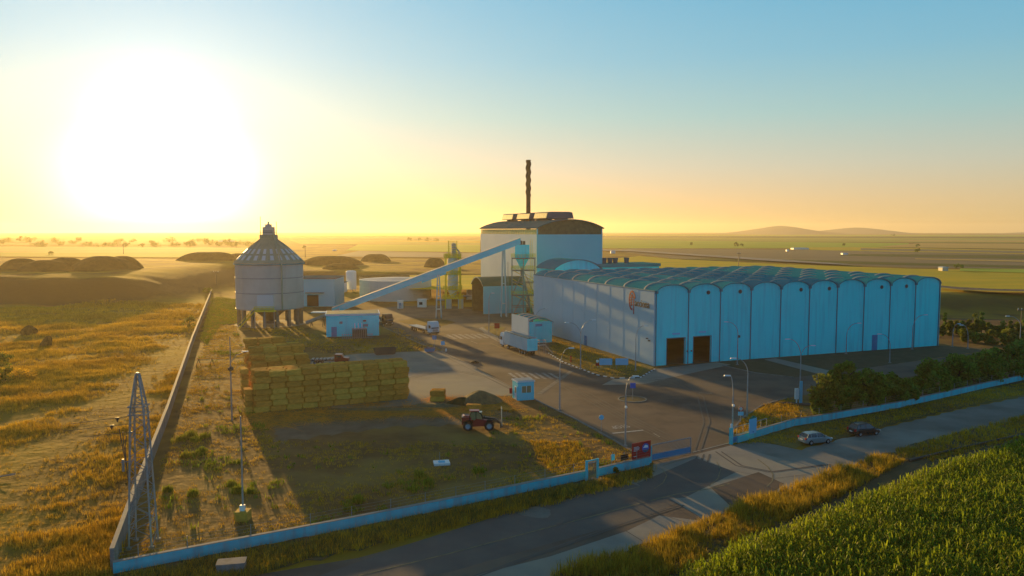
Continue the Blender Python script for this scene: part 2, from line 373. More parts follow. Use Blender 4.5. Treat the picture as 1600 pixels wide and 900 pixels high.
# far fields, each lying on the plain
FM = {n: mat('field_'+n, a, .95, b, s, bump=.15, bscale=.3, spec=.05, stretch=(.25, 1, 1)) for n, a, b, s in (
    ('sunflower', (.80, .52, .03), (.58, .44, .03), .06), ('green', (.50, .56, .05), (.38, .45, .045), .03),
    ('dark', (.13, .14, .03), (.16, .15, .03), .03), ('ploughed', (.34, .25, .13), (.28, .20, .11), .02),
    ('stubble', (.75, .48, .13), (.6, .38, .1), .03), ('olive', (.50, .46, .07), (.42, .38, .06), .03), ('pale', (.36, .31, .22), (.28, .24, .16), .02))}
far = [
 ('sunflower', [(640,452),(1700,458),(1700,424),(1420,420),(1200,412),(1040,404),(1000,400),(960,404),(940,430),(640,430)]),
 ('ploughed', [(960,392),(985,388),(1340,391),(1700,396),(1700,421),(1420,418),(1200,409),(1050,404)]),
 ('green', [(940,388),(1290,388),(1420,386),(1420,380),(1240,378),(930,374)]),
 ('sunflower', [(1230,390),(1700,399),(1700,393),(1330,386),(1240,387)]),
 ('dark', [(1310,399.5),(1700,407),(1700,400),(1340,397)]),
 ('ploughed', [(1345,391),(1700,398),(1700,394),(1345,388)]),
 ('dark', [(1060,406),(1420,415),(1700,421),(1700,418),(1420,411),(1120,403)]),
 ('stubble', [(1430,405.5),(1700,412),(1700,409.5),(1430,404)]),
 ('green', [(1500,424),(1700,430),(1700,422),(1500,420)]),
 ('stubble', [(1370,386),(1700,391),(1700,382),(1440,380)]),
 ('olive', [(930,374),(1240,378),(1700,380),(1700,372),(930,370)]),
 ('dark', [(930,371),(1700,373),(1700,370.5),(930,369)]),
 ('green', [(930,368.6),(1700,370),(1700,367),(930,366.6)]),
 ('stubble', [(1400,377.5),(1700,378.8),(1700,376.2),(1420,375.5)]),
 ('green', [(540,392),(750,395),(750,383),(560,382)]),
 ('olive', [(470,382),(750,383),(750,375),(450,375)]),
 ('dark', [(440,373.5),(750,374),(750,370),(440,370)]),
 ('green', [(440,369.6),(750,369.8),(750,366.6),(440,366.6)]),
 ('sunflower', [(600,378),(750,380),(750,376.8),(620,376)]),
 ('pale', [(520,402),(750,404),(750,396),(560,393)]),
 ('olive', [(0,402),(360,404),(420,392),(0,390)]),
 ('dark', [(-60,384),(400,383),(400,371),(-60,372)]),
 ('stubble', [(-60,395),(330,398),(440,388),(-60,386)]),
]
for j, (n, pts) in enumerate(far):
    sheet('field', P_(pts, 5.0), FM[n], 5.04+.03*j)
sheet('path', P_([(940,391),(990,392),(1230,408),(1330,415),(1320,416),(1200,409.5),(985,394),(940,393)], 5), M['gravel'], 6.0)
sheet('path', P_([(1466,453),(1500,457),(1560,459),(1700,462),(1700,458),(1560,456),(1500,453),(1466,450)], 5), M['dusty'], 6.1)
sheet('path', P_([(350,432),(470,442),(540,455),(545,452),(470,437),(350,429)], 0), M['dusty'], 5.1 if False else .05)

# plant ground
wallL = [(176,893),(215,780),(262,655),(300,540),(331,458)]
comp = [(176,893),(300,868),(500,832),(640,802),(780,772),(925,742),(1015,722),(1080,706),(1140,692),(1180,680),(1260,658),(1360,640),(1480,615),(1640,582),(1640,500),(1480,497),(1100,478),(845,486),(640,474),(331,458)]
sheet('plant_ground', P_(comp), M['yard_dirt'], .010)
sheet('dusty_track', P_([(405,640),(630,628),(700,622),(790,622),(800,640),(790,655),(720,662),(600,668),(440,690),(425,660)]), M['dusty'], .016)
road = [(1012,720),(965,692),(930,672),(893,652),(850,632),(805,607),(745,575),(690,551),(640,530),(600,512),(556,492),(575,484),(625,478),(700,478),(738,484),(800,492),(836,500),(858,528),(857,552),(900,574),(932,586),(960,592),(1000,591),(1023,576),(1066,570),(1110,566),(1128,571),(1180,583),(1240,590),(1290,584),(1390,570),(1560,547),(1640,538),(1640,560),(1500,577),(1400,592),(1290,612),(1230,622),(1190,634),(1158,655),(1146,672),(1142,694)]
sheet('road', P_(road), M['asphalt'], .022)
sheet('concrete_yard', P_([(480,562),(560,553),(690,548),(730,568),(803,606),(800,618),(700,623),(640,634),(520,640)]), M['yard_concrete'], .028)
sheet('gravel_strip', P_([(1110,566),(1465,540),(1560,545),(1390,570),(1290,584),(1240,590),(1180,583),(1128,571)]), M['verge'], .016)
sheet('footpath', P_([(1194,562),(1212,560),(1300,580),(1298,585),(1284,586)]), M['concrete'], .032)
sheet('apron', P_([(1023,577),(1120,566),(1142,570),(1040,592),(1010,600),(940,602),(960,592),(1000,591)]), M['concrete'], .034)
sheet('lawn_island', P_([(857,552),(860,526),(900,535),(1023,573),(1000,590),(960,591),(932,585),(900,573)]), M['field'], .034)
sheet('lawn_island', P_([(620,502),(655,497),(700,500),(712,504),(690,510),(650,509)]), M['field'], .034)
sheet('lawn_island', P_([(754,512),(765,509),(790,512),(782,520),(778,532),(762,524)]), M['field'], .034)
sheet('pavement', P_([(748,513),(754,511),(782,530),(800,540),(797,543),(768,529)]), M['concrete'], .038)
# gate apron and outer roads
sheet('road', P_([(380,902),(560,872),(800,806),(960,772),(1020,752),(1030,735),(1020,722),(1080,706),(1140,694),(1200,706),(1310,740),(1330,760),(1150,850),(960,902),(700,960),(200,980)]), M['asphalt'], .022)
sheet('road_patch', P_([(940,742),(1040,722),(1120,702),(1142,696),(1240,722),(1300,738),(1200,790),(1100,812),(1028,768)]), M['concrete'], .028)
sheet('road_patch', P_([(995,756),(1088,716),(1150,738),(1070,778),(1030,780)]), M['asphalt_new'], .032)
sheet('road_patch', P_([(1110,762),(1185,738),(1225,756),(1175,800),(1140,790)]), M['asphalt'], .034)
sheet('road_patch', P_([(925,700+60),(1000,757),(1062,784),(1000,812),(900,838),(700,895),(400,935),(640,850)]), M['asphalt_new'], .026)
sheet('concrete_verge', P_([(720,905),(860,870),(980,830),(1030,806),(1140,820),(1100,850),(940,905),(700,950),(600,940)]), M['concrete'], .036)
sheet('gravel_road', P_([(1142,696),(1180,690),(1250,703),(1300,690),(1400,664),(1500,640),(1640,612),(1640,652),(1560,664),(1450,690),(1330,745),(1290,748),(1200,722)]), M['gravel'], .024)
sheet('verge', P_([(176,895),(500,836),(925,746),(1018,725),(1022,738),(960,760),(800,800),(640,838),(520,868),(380,902),(180,940)]), M['verge'], .030)
sheet('verge', P_([(1145,694),(1260,662),(1480,618),(1640,585),(1640,612),(1500,638),(1400,662),(1300,688),(1240,700),(1180,690)]), M['field'], .028)
sheet('verge', P_([(840,905),(960,868),(1130,800),(1290,745),(1420,695),(1560,662),(1640,650),(1640,700),(1400,790),(1100,960),(800,960)]), M['verge'], .042)
sheet('crop_soil', P_([(1030,950),(1200,868),(1340,808),(1460,756),(1640,700),(1900,800),(1900,1400),(900,1400)]), M['soil'], .048)
M['puddle'] = mat('pale_patch', (.22, .20, .17), .9, (.16, .14, .12), .8); M['paint_fresh'] = mat('white_word_paint', (.62, .6, .55), .8, (.4, .37, .33), 2)
sheet('road_stain', [G(838+24*math.cos(t), 801+9*math.sin(t)*(1+.2*math.sin(3*t))) for t in [k*.35 for k in range(18)]], M['puddle'], .034)
# road markings
zm = .042
def strip(name, a, b, w, m, z=zm):
    A, B = G(*a), G(*b); n = Vector((-(B-A).y, (B-A).x, 0)).normalized()*w/2
    return sheet(name, [A-n, B-n, B+n, A+n], m, z)
def poly_line(name, pts, w, m, z=zm):
    P = [G(*p) for p in pts]; mb = MB()
    for a, b in zip(P, P[1:]):
        n = Vector((-(b-a).y, (b-a).x, 0)).normalized()*w/2; e = (b-a).normalized()*.02
        mb.add([(q.x, q.y, z) for q in (a-n, b-n-e, b+n-e, a+n)], [(0, 1, 2, 3)])
    o = mb.build(name, m); o['kind'] = 'structure'
    for p in o.data.polygons:
        if p.normal.z < 0: p.flip()
    return o
mb = MB()
def zebra(a, b, c, n):          # a to b = run of bars, a to c = bar direction
    A, B, Cc = G(*a), G(*b), G(*c); d = (B-A)/n; e = (Cc-A)
    for j in range(n):
        q = A+d*j; mb.add([(p.x, p.y, zm) for p in (q, q+d*.48, q+d*.48+e, q+e)], [(0, 1, 2, 3)])
zebra((696,523), (772,521), (710,530), 8); zebra((793,583), (866,583), (806,592), 7)
o = mb.build('crosswalk_marking', M['paint']); o['kind'] = 'structure'
for p in o.data.polygons:
    if p.normal.z < 0: p.flip()
strip('stop_line', (957,677.5), (1005,672.5), .42, M['paint_fresh'])
strip('lane_marking', (1020,677), (1031,683), .15, M['paint'])
strip('lane_marking', (736,533), (746,537), .2, M['paint'])
strip('lane_marking', (1092,614), (1112,615), .5, M['worn'])
strip('lane_marking', (842,616), (893,580), .9, M['worn'])
for j in range(7): strip('hatching_marking', (952+j*12, 597-j*.6), (1032+j*10, 603-j*2.0), .28, M['worn'])
poly_line('edge_line', [(560,900),(700,866),(840,829),(930,806),(1010,784),(1060,772),(1110,764),(1140,756)], .18, M['paint'] if False else mat('yellow_line', (.32, .25, .11), .8, (.16, .13, .09), 1.5))
YL = bpy.data.materials['yellow_line']
poly_line('edge_line', [(1184,718),(1200,730),(1208,742),(1207,752),(1198,761)], .16, YL)
poly_line('edge_line', [(1120,722),(1126,734),(1122,748),(1108,760)], .10, YL)
poly_line('edge_line', [(1034,733),(1042,743),(1036,755),(1022,764)], .10, YL)
poly_line('edge_line', [(1036,728),(1086,712)], .14, YL)
poly_line('edge_line', [(1082,707),(1141,692)], .22, M['coping'])
poly_line('edge_line', [(970,768),(1000,761)], .14, YL)
poly_line('road_crack', [(1140,735),(1210,748),(1260,742)], .06, M['asphalt_new'], .046)
poly_line('road_crack', [(976,829),(1004,846)], .10, M['asphalt_new'], .046)
poly_line('road_crack', [(1020,800),(1075,818)], .06, M['asphalt_new'], .046)
poly_line('road_crack', [(700,560),(760,590),(800,608)], .10, M['asphalt_new'], .046)
for pts in ([(1090,712),(1080,735),(1040,760),(960,790),(860,822)], [(1100,710),(1092,738),(1056,764),(980,792)], [(1118,706),(1150,728),(1200,738),(1290,726)], [(1060,712),(1040,690),(960,650),(880,605),(800,570)], [(1072,708),(1056,690),(976,650),(896,606)], [(1085,706),(1100,660),(1090,620),(1050,596)], [(700,915),(860,858),(960,822),(1060,790)], [(640,590),(700,578),(760,590),(800,610)]):
    for dx in (0, 9): poly_line('tyre_mark', [(a+dx, b) for a, b in pts], .22, M['asphalt_new'], .0395+.0008*dx)
# a worn stop word on the exit lane, read by the drivers who leave
def text_mesh(txt, size, depth=0.0):
    cu = bpy.data.curves.new('t', 'FONT'); cu.body = txt; cu.size = size; cu.extrude = depth; cu.align_x = 'CENTER'; cu.align_y = 'CENTER'; cu.resolution_u = 3
    o = bpy.data.objects.new('t', cu); COL.objects.link(o); bpy.context.view_layer.update()
    me = bpy.data.meshes.new_from_object(o.evaluated_get(bpy.context.evaluated_depsgraph_get())); bpy.data.objects.remove(o); return me
me = text_mesh('STOP', 1.0); me.materials.append(M['paint_fresh']); so = bpy.data.objects.new('stop_word_marking', me); COL.objects.link(so); so['kind'] = 'structure'
a, b = G(952, 668), G(986, 664); cc = G(968.5, 667); ax = math.atan2((b-a).y, (b-a).x)
so.location = (cc.x, cc.y, zm); so.rotation_euler = (0, 0, ax+PI); so.scale = (1.15, 2.2, 1)
# small round traffic island
cc = G(988, 624); mb = MB(); mb.mi = 0; mb.lathe([(0.01, .06), (2.2, .06)], n=28); mb.mi = 1
o = mb.build('island_centre', [M['verge'], M['verge']], loc=(cc.x, cc.y, 0)); o.name = 'traffic_island'; o['kind'] = 'structure'
mb = MB()
for j in range(28):
    mb.mi = 0; mb.lathe([(2.22, .03), (2.22, .11), (2.38, .11), (2.38, .03)], n=1, a0=j*2*PI/28, a1=(j+.92)*2*PI/28)
o = mb.build('island_kerb', [M['coping'], M['blackp']], loc=(cc.x, cc.y, 0)); o['kind'] = 'structure'
def kerb(pts, w=.28, h=.13, seg=1.0, mats=None, name='kerb', z=0.0):
    P = [G(*p) for p in pts]; mb = MB(); j = 0
    for a, b in zip(P, P[1:]):
        d = (b-a); Ln = d.length; d.normalize(); n = Vector((-d.y, d.x, 0))*w/2; k = max(1, int(Ln/seg))
        for q in range(k):
            s, e = a+d*(Ln*q/k), a+d*(Ln*(q+.97)/k); mb.mi = j % 2 if mats else 0; j += 1
            c8 = [s-n, e-n, e+n, s+n]
            mb.add([(p.x, p.y, z) for p in c8]+[(p.x, p.y, z+h) for p in c8], [(4,5,6,7),(0,1,5,4),(1,2,6,5),(2,3,7,6),(3,0,4,7)])
    o = mb.build(name, mats or [M['wallgrey']]); o['kind'] = 'structure'; return o
kerb([(857,552),(880,566),(903,575),(932,586),(960,591.5),(1000,590.5),(1023,577)], seg=.9, mats=[M['white'], M['blackp']])
kerb([(1012,720),(965,692),(930,672),(893,652),(850,632),(805,607)])
kerb([(745,575),(690,551),(640,530),(600,512)])
kerb([(1142,694),(1146,672),(1158,655),(1190,634),(1230,622)])
kerb([(754,511),(778,533)]); kerb([(1128,571),(1180,583),(1240,590)])
for a, b in (((775,511.5),(820,523)),):
    pass
poly_line('edge_line', [(765,536),(824,560)], .22, YL)

# ---------------------------------------------------------------- walls of the plot
def wall(name, label, pts, h, w, m, cap=None, z=0.0, posts=None, group=None, wires=0, postlabel=None, mesh_h=1.1):
    t = thing(name, label, 'wall', (0, 0, 0), 0, group); P = [G(*p) for p in pts]; mb = MB(); mc = MB()
    for a, b in zip(P, P[1:]):
        d = (b-a).normalized(); n = Vector((-d.y, d.x, 0))*w/2
        c8 = [a-n, b-n, b+n, a+n]
        mb.add([(p.x, p.y, -.1) for p in c8]+[(p.x, p.y, h) for p in c8], [(4,5,6,7),(0,1,5,4),(1,2,6,5),(2,3,7,6),(3,0,4,7)])
        n2 = n*1.25; c8 = [a-n2, b-n2, b+n2, a+n2]
        mc.add([(p.x, p.y, h+.003) for p in c8]+[(p.x, p.y, h+.07) for p in c8], [(0,3,2,1),(4,5,6,7),(0,1,5,4),(1,2,6,5),(2,3,7,6),(3,0,4,7)])
    mb.build('wall_body', m, t); mc.build('coping', cap or M['coping'], t)
    if posts:
        wm = MB()
        for a, b in zip(P, P[1:]):
            Ln = (b-a).length; k = max(1, int(Ln/posts))
            for q in range(k):
                s = a+(b-a)*(q+.5)/k; pm = MB(); pm.tube([(s.x, s.y, h+.07), (s.x, s.y, h+mesh_h)], .03, 5); pm.build('fence_post', M['galv'], t)
            for q in range(wires):
                zz = h+.15+(mesh_h-.2)*q/(wires-1); wm.tube([(a.x, a.y, zz), (b.x, b.y, zz)], .008, 3, cap=False)
        if wires: wm.build('wire', M['galv'], t)
    return t
wall('boundary_wall', 'long grey block wall running back from the near corner along the golden field', wallL, 1.9, .3, M['wallgrey'])
wall('boundary_wall', 'low blue white wall along the road, left of the small pedestrian gate', [(177,896),(330,866),(452,843),(640,806),(780,777),(918,748)], .95, .28, M['wallpaint'], posts=3.4, wires=4)
wall('boundary_wall', 'short low blue white wall between the pedestrian gate and the sliding gate', [(935,744),(975,735),(1014,726)], .95, .28, M['wallpaint'], posts=3.4, wires=4)
wall('boundary_wall', 'low blue white wall curving right from the gate past the parked cars', [(1152,692),(1200,677),(1240,665),(1262,662),(1330,650),(1400,638),(1480,620),(1540,606),(1640,585)], .95, .28, M['wallpaint'], posts=4.0, wires=4)
# ---------------------------------------------------------------- the warehouse
def on_u(px, P0, d=None):     # how far along direction d from P0 the pixel column lies
    d = d or U; k = (px-800)/F
    # x = k * fwd distance, with fwd distance taken on the ground
    def f(s):
        q = P0+d*s; return q.x-k*(q.y*CP+(CAMZ-q.z)*SP)
    a, b = -200.0, 400.0
    fa = f(a)
    for _ in range(60):
        m_ = (a+b)/2; fm = f(m_)
        if (fm > 0) == (fa > 0): a, fa = m_, fm
        else: b = m_
    return a
LU = (C1-C0).length; LV = 64.0; HW = hgt(1023, 572, 458); BW = LU/10; RISE = 1.55
print('warehouse', LU, HW, BW, C0, U)
W0 = thing('warehouse', 'huge pale blue warehouse with ten teal barrel roofs and two dark doorways', 'warehouse', C0, RZ)
def arch(t, rise=RISE, half=BW/2):      # t in -1..1
    return rise*(1-abs(t)**2.3)**.62
NS = 20
def facade(j):          # one bay of the front, local x along the front
    mb = MB(); x0 = j*BW+.0; x1 = (j+1)*BW; top = [(x0+BW*(q+1)/NS/1.0*1.0 if False else x0+BW*q/NS, HW+arch(2*q/NS-1)) for q in range(NS+1)]
    if j in DOORS:
        a, b, h = DOORS[j]
        mb.ext([(x0, -.2), (a, -.2), (a, h), (x0, h)], 0, .3)
        mb.ext([(b, -.2), (x1, -.2), (x1, h), (b, h)], 0, .3)
        mb.ext([(x0, h+.001), (x1, h+.001)]+top[::-1], 0, .3)
    else: mb.ext([(x0, -.2), (x1, -.2)]+top[::-1], 0, .3)
    return mb
DOORS = {}
for j, (pa, pb, pyb, pyt) in enumerate(((1041.5, 1069.5, 571.5, 530), (1083, 1110, 568.5, 527))):
    a, b = on_u(pa, C0), on_u(pb, C0); DOORS[j] = (a, b, hgt(pa, pyb, pyt))
print('doors', DOORS)
for j in range(10):
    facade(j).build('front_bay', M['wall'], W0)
    mb = MB()
    for q in range(NS):
        t0, t1 = 2*q/NS-1, 2*(q+1)/NS-1; xa, xb = j*BW+BW*q/NS, j*BW+BW*(q+1)/NS
        mb.add([(xa, -.45, HW+arch(t0)+.22), (xb, -.45, HW+arch(t1)+.22), (xb, LV, HW+arch(t1)+.22), (xa, LV, HW+arch(t0)+.22),
                (xa, -.45, HW+arch(t0)+.02), (xb, -.45, HW+arch(t1)+.02), (xb, LV, HW+arch(t1)+.02), (xa, LV, HW+arch(t0)+.02)],
               [(0,1,2,3), (7,6,5,4), (0,4,5,1), (2,6,7,3)])
    rf = mb.build('barrel_roof', M['roof'], W0)
    for k in range(7):
        yy = 4.5+k*(LV-6)/6.6; rb = MB()
        for q in range(NS):
            t0, t1 = 2*q/NS-1, 2*(q+1)/NS-1; xa, xb = j*BW+BW*q/NS, j*BW+BW*(q+1)/NS; h0, h1 = HW+arch(t0)+.2, HW+arch(t1)+.2
            e = .2
            rb.add([(xa, yy, h0), (xb, yy, h1), (xb, yy+.42, h1), (xa, yy+.42, h0), (xa, yy, h0+e), (xb, yy, h1+e), (xb, yy+.42, h1+e), (xa, yy+.42, h0+e)],
                   [(4,5,6,7), (0,1,5,4), (2,3,7,6)])
        rb.build('roof_rib', M['rib'], rf)
    mb = MB(); mb.bbox(j*BW+(.12 if j == 0 else 0), -.10, HW/2+.1, .15, .16, HW+.2); mb.bbox(j*BW+(.12 if j == 0 else 0), -.22, HW+.15, .5, .44, .5)
    mb.build('downpipe', M['trim'], W0)
mb = MB(); mb.bbox(LU-.12, -.10, HW/2+.1, .22, .2, HW+.2); mb.build('downpipe', M['trim'], W0)
mb = MB(); mb.box(-.32, -.005, 0, LV, -.2, HW+.35)
for k in range(1, 10): mb.box(-.36, -.325, k*6.4-.04, k*6.4+.04, 0, HW+.2)
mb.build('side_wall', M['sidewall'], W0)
mb = MB(); mb.box(-.45, .1, -.3, LV, HW+.355, HW+.5); mb.build('eaves_gutter', M['trim'], W0)
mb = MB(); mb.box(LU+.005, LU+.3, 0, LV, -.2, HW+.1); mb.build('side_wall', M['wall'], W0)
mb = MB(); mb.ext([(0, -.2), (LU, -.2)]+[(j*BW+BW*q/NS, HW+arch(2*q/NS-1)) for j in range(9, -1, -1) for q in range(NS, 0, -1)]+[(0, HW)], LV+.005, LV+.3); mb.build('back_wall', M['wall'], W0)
mb = MB(); mb.box(0, LU, .4, LV-.1, .03, .06); mb.build('floor', M['asphalt'], W0)
# round vents under the gables
for px, py in ((1104.5, 457), (1154, 455.5), (1248.5, 452.5), (1292.5, 450.8), (1374, 448.5), (1412.5, 447.2)):
    s = on_u(px, C0); q = C0+U*s; z = D(px, py, q.y).z
    mb = MB(); mb.lathe([(.01, 0), (.42, 0), (.42, .12), (.01, .12)], n=16); o = mb.build('round_vent', M['darksteel'], W0); o.location = (s, -.02, z); o.rotation_euler = (PI/2, 0, 0)
# service door and wall lamps, notices over the doors
for px, pyb, w_, h_ in ((1366, 546, 1.6, 2.6),):
    s = on_u(px, C0); mb = MB(); mb.box(s-w_/2, s+w_/2, -.06, -.003, 0, h_+1.0); mb.build('service_door', M['gblue'], W0)
for j in (0, 1):
    a, b, h = DOORS[j]; fr = MB(); fr.box(a-.15, a, -.06, -.003, 0, h+.15); fr.box(b, b+.15, -.06, -.003, 0, h+.15); fr.box(a+.001, b-.001, -.06, -.003, h+.002, h+.15); fr.build('door_frame', M['trim'], W0)
    mb = MB(); mb.bbox((a+b)/2, -.03, h+.95, 1.8, .04, .34); mb.build('notice_board', M['skyblue'], W0)
    mb = MB(); mb.bbox(b+.55 if j == 0 else a-.55, -.12, 2.7, .22, .2, .3); mb.build('wall_lamp', M['darksteel'], W0)
mb = MB(); mb.box(-.7, -.35, 1.4, 1.7, 5.0, 5.25); mb.box(-.7, -.35, 2.2, 2.5, 5.4, 5.6); mb.build('wall_lamp', M['darksteel'], W0)
# emblem and word on the side wall (local -x face, reading towards the front)
def side_pt(px, py):
    s = on_u(px, C0, V); q = C0+V*s; return s, D(px, py, q.y).z
sA, zA = side_pt(990, 472); sB, zB = side_pt(1016, 476)
me = text_mesh('acciona', 1.0, .05); me.materials.append(M['logodark'])
o = bpy.data.objects.new('logo_lettering', me); COL.objects.link(o); o.parent = W0
s0, s1 = sA-.9, sB; wl = abs(s0-s1)
bx = [v.co.x for v in me.vertices]; sc = wl/(max(bx)-min(bx))
o.rotation_euler = (PI/2, 0, -PI/2); o.location = (-.40, (s0+s1)/2, zB-.1); o.scale = (sc, sc*1.12, 1)
mb = MB()       # red leaf shaped emblem with a vertical stem
for t0 in range(10):
    pass
def ring(r0x, r0z, r1x, r1z, a0, a1, n, cx=0, cz=0):
    pts = []
    for k in range(n+1):
        q = a0+(a1-a0)*k/n; pts.append(((cx+r0x*math.cos(q), cz+r0z*math.sin(q)), (cx+r1x*math.cos(q), cz+r1z*math.sin(q))))
    for k in range(n):
        (a, b), (c_, d) = pts[k], pts[k+1]; mb.ext([a, b, d, c_], 0, .12)
ring(1.05, 1.75, 1.45, 2.15, R(15), R(275), 22)
ring(.25, .95, .6, 1.3, R(35), R(265), 16)
mb.ext([(.55, -2.9), (.85, -2.9), (.85, .9), (.55, .9)], 0, .12)
for k in range(5): mb.ext([(-1.0, -1.2+k*.55), (.3, -.95+k*.55), (.3, -.82+k*.55), (-1.0, -1.05+k*.55)], 0, .10)
o = mb.build('logo_emblem', M['logored'], W0); o.rotation_euler = (0, 0, -PI/2); o.location = (-.40, sA+.3, zA+.35)

# ---------------------------------------------------------------- boiler house
B0 = D(839.5, 380, 262.0); B0.z = 0
sR = on_u(939.5, B0); sL = on_u(751.5, B0, V); EV = D(839.5, 357.5, 262.0).z
print('boiler', sR, sL, EV)
BH = thing('boiler_house', 'tall pale blue boiler house with shallow arched roof behind the warehouse', 'industrial building', B0, RZ)
def box_walls(root, w, l, h, m, z0=-.2, names=('front_wall', 'left_wall', 'right_wall', 'back_wall'), th=.3):
    for nm, b in zip(names, ((0, w, 0, th), (0, th, th+.002, l), (w-th, w, th+.002, l), (th+.002, w-th-.002, l-th, l))):
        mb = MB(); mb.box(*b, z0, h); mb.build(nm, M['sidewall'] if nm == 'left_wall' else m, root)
LB = 1.9
box_walls(BH, sR, sL, EV-LB, M['bwall'])
def archz(t, rise): return rise*(1-t*t)**.9 if abs(t) < 1 else 0
RB = 3.0
mb = MB(); n = 24
mb.ext([(0.02, EV-LB+.002), (sR-.02, EV-LB+.002)]+[(sR*q/n, EV+archz(2*q/n-1, RB)) for q in range(n, -1, -1)], .08, .2)
for q in range(1, 22):
    x = sR*q/22; mb.bbox(x, .04, EV-LB/2+.3*archz(2*q/22-1, RB), .1, .07, LB+.6*archz(2*q/22-1, RB))
mb.build('gable_louvre', M['louver'], BH)
mb = MB(); mb.box(.06, .28, .22, sL-.1, EV-LB+.002, EV-.1)
for k in range(1, 26): mb.bbox(.02, sL*k/26, EV-LB/2-.1, .07, .16, LB-.1)
mb.build('side_louvre', M['cream'], BH)
mb = MB(); mb.box(sR-.28, sR-.06, .22, sL-.1, EV-LB+.002, EV-.1); mb.build('side_louvre', M['cream'], BH)
mb = MB()
for q in range(n):
    t0, t1 = 2*q/n-1, 2*(q+1)/n-1; xa, xb = -.5+(sR+1)*q/n, -.5+(sR+1)*(q+1)/n; h0, h1 = EV+archz(t0, RB)+.02, EV+archz(t1, RB)+.02
    mb.add([(xa, -.8, h0), (xb, -.8, h1), (xb, sL+.4, h1), (xa, sL+.4, h0), (xa, -.8, h0+.28), (xb, -.8, h1+.28), (xb, sL+.4, h1+.28), (xa, sL+.4, h0+.28)], [(3,2,1,0), (4,5,6,7), (0,1,5,4), (2,3,7,6)])
rf = mb.build('arched_roof', M['roof_grey'], BH)
for y0, y1 in ((8, 20), (24, 37), (41, 53)):        # three raised roof ventilators
    mb = MB(); zc = EV+RB+.6; cx = sR/2
    mb.ext([(cx-5.2, zc), (cx+5.2, zc), (cx+4.6, zc+2.2), (cx+3.3, zc+2.4), (cx-3.3, zc+2.4), (cx-4.6, zc+2.2)], y0, y1)
    mb.bbox(cx-3, (y0+y1)/2, zc-.4, .3, y1-y0-1, 1.2); mb.bbox(cx+3, (y0+y1)/2, zc-.4, .3, y1-y0-1, 1.2)
    rv = mb.build('roof_ventilator', M['roof_grey'], rf); m2 = MB(); m2.ext([(cx-5.18, zc+.2), (cx-5.34, zc+.2), (cx-4.85, zc+2.0), (cx-4.68, zc+2.0)], y0+.4, y1-.4); m2.build('ventilator_lit_face', M['cream'], rv)  # cream panel paints the sunlit left face of each ventilator
mb = MB(); mb.bbox(.0, .0, (EV)/2, .35, .35, EV); mb.build('corner_trim', M['bwall'], BH); mb = MB(); mb.bbox(sR, 0, EV/2, .3, .3, EV); mb.build('corner_trim', M['bwall'], BH)
# plume-worn chimney with helical strakes
q = B0+V*30+U*8.5
zc = D(825.5, 250, q.y)
d_ = q.y; q = D(825.5, 337, d_); CH = thing('chimney', 'slender dark rusty chimney with spiral strakes rising behind the boiler house', 'chimney', (q.x, q.y, 0))
mb = MB(); mb.lathe([(.95, 0), (.84, 38), (.80, zc.z), (.62, zc.z+.02), (.62, zc.z-.5)], n=20); mb.build('shaft', M['chimney'], CH, smooth=True)
for ph in range(3):
    mb = MB(); V8 = []; nn = 90; z0, z1 = zc.z-13.5, zc.z-.5
    for k in range(nn+1):
        a = ph*2*PI/3+k/nn*2*PI*1.45; z = z0+(z1-z0)*k/nn
        for r_, dz in ((.78, 0), (1.06, 0), (1.06, .14), (.78, .14)): V8.append((r_*math.cos(a), r_*math.sin(a), z+dz))
    fs = [(k*4+e, k*4+(e+1) % 4, (k+1)*4+(e+1) % 4, (k+1)*4+e) for k in range(nn) for e in range(4)]
    mb.add(V8, fs); mb.build('helical_strake', M['chimney'], CH)
mb = MB(); mb.lathe([(.85, zc.z-.25), (1.0, zc.z-.25), (1.0, zc.z), (.85, zc.z)], n=20); mb.build('rim_band', M['darksteel'], CH)

# barrel roofed annex between warehouse and boiler house
A0 = D(867, 400, 226.0); A0.z = 0; wA = on_u(938, A0)
AN = thing('annex_hall', 'small pale hall with one teal barrel roof in front of the boiler house', 'industrial building', A0, RZ)
hA = D(867, 421.5, 226).z; rA = D(905, 406.5, 229).z-hA; lA = 13.0
mb = MB(); prof = [(0, 0), (wA, 0)]+[(wA*q/20, hA+rA*(1-(2*q/20-1)**2)**.85) for q in range(20, -1, -1)]
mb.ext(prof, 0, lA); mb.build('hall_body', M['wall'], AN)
mb = MB()
for q in range(20):
    f = lambda k: hA+rA*max(0, 1-(2*k/20-1)**2)**.85
    xa, xb = -.3+(wA+.6)*q/20, -.3+(wA+.6)*(q+1)/20
    mb.add([(xa, -.5, f(q)+.02), (xb, -.5, f(q+1)+.02), (xb, lA+.3, f(q+1)+.02), (xa, lA+.3, f(q)+.02), (xa, -.5, f(q)+.25), (xb, -.5, f(q+1)+.25), (xb, lA+.3, f(q+1)+.25), (xa, lA+.3, f(q)+.25)], [(3,2,1,0), (4,5,6,7), (0,1,5,4), (2,3,7,6)])
mb.build('barrel_roof', M['roof'], AN)
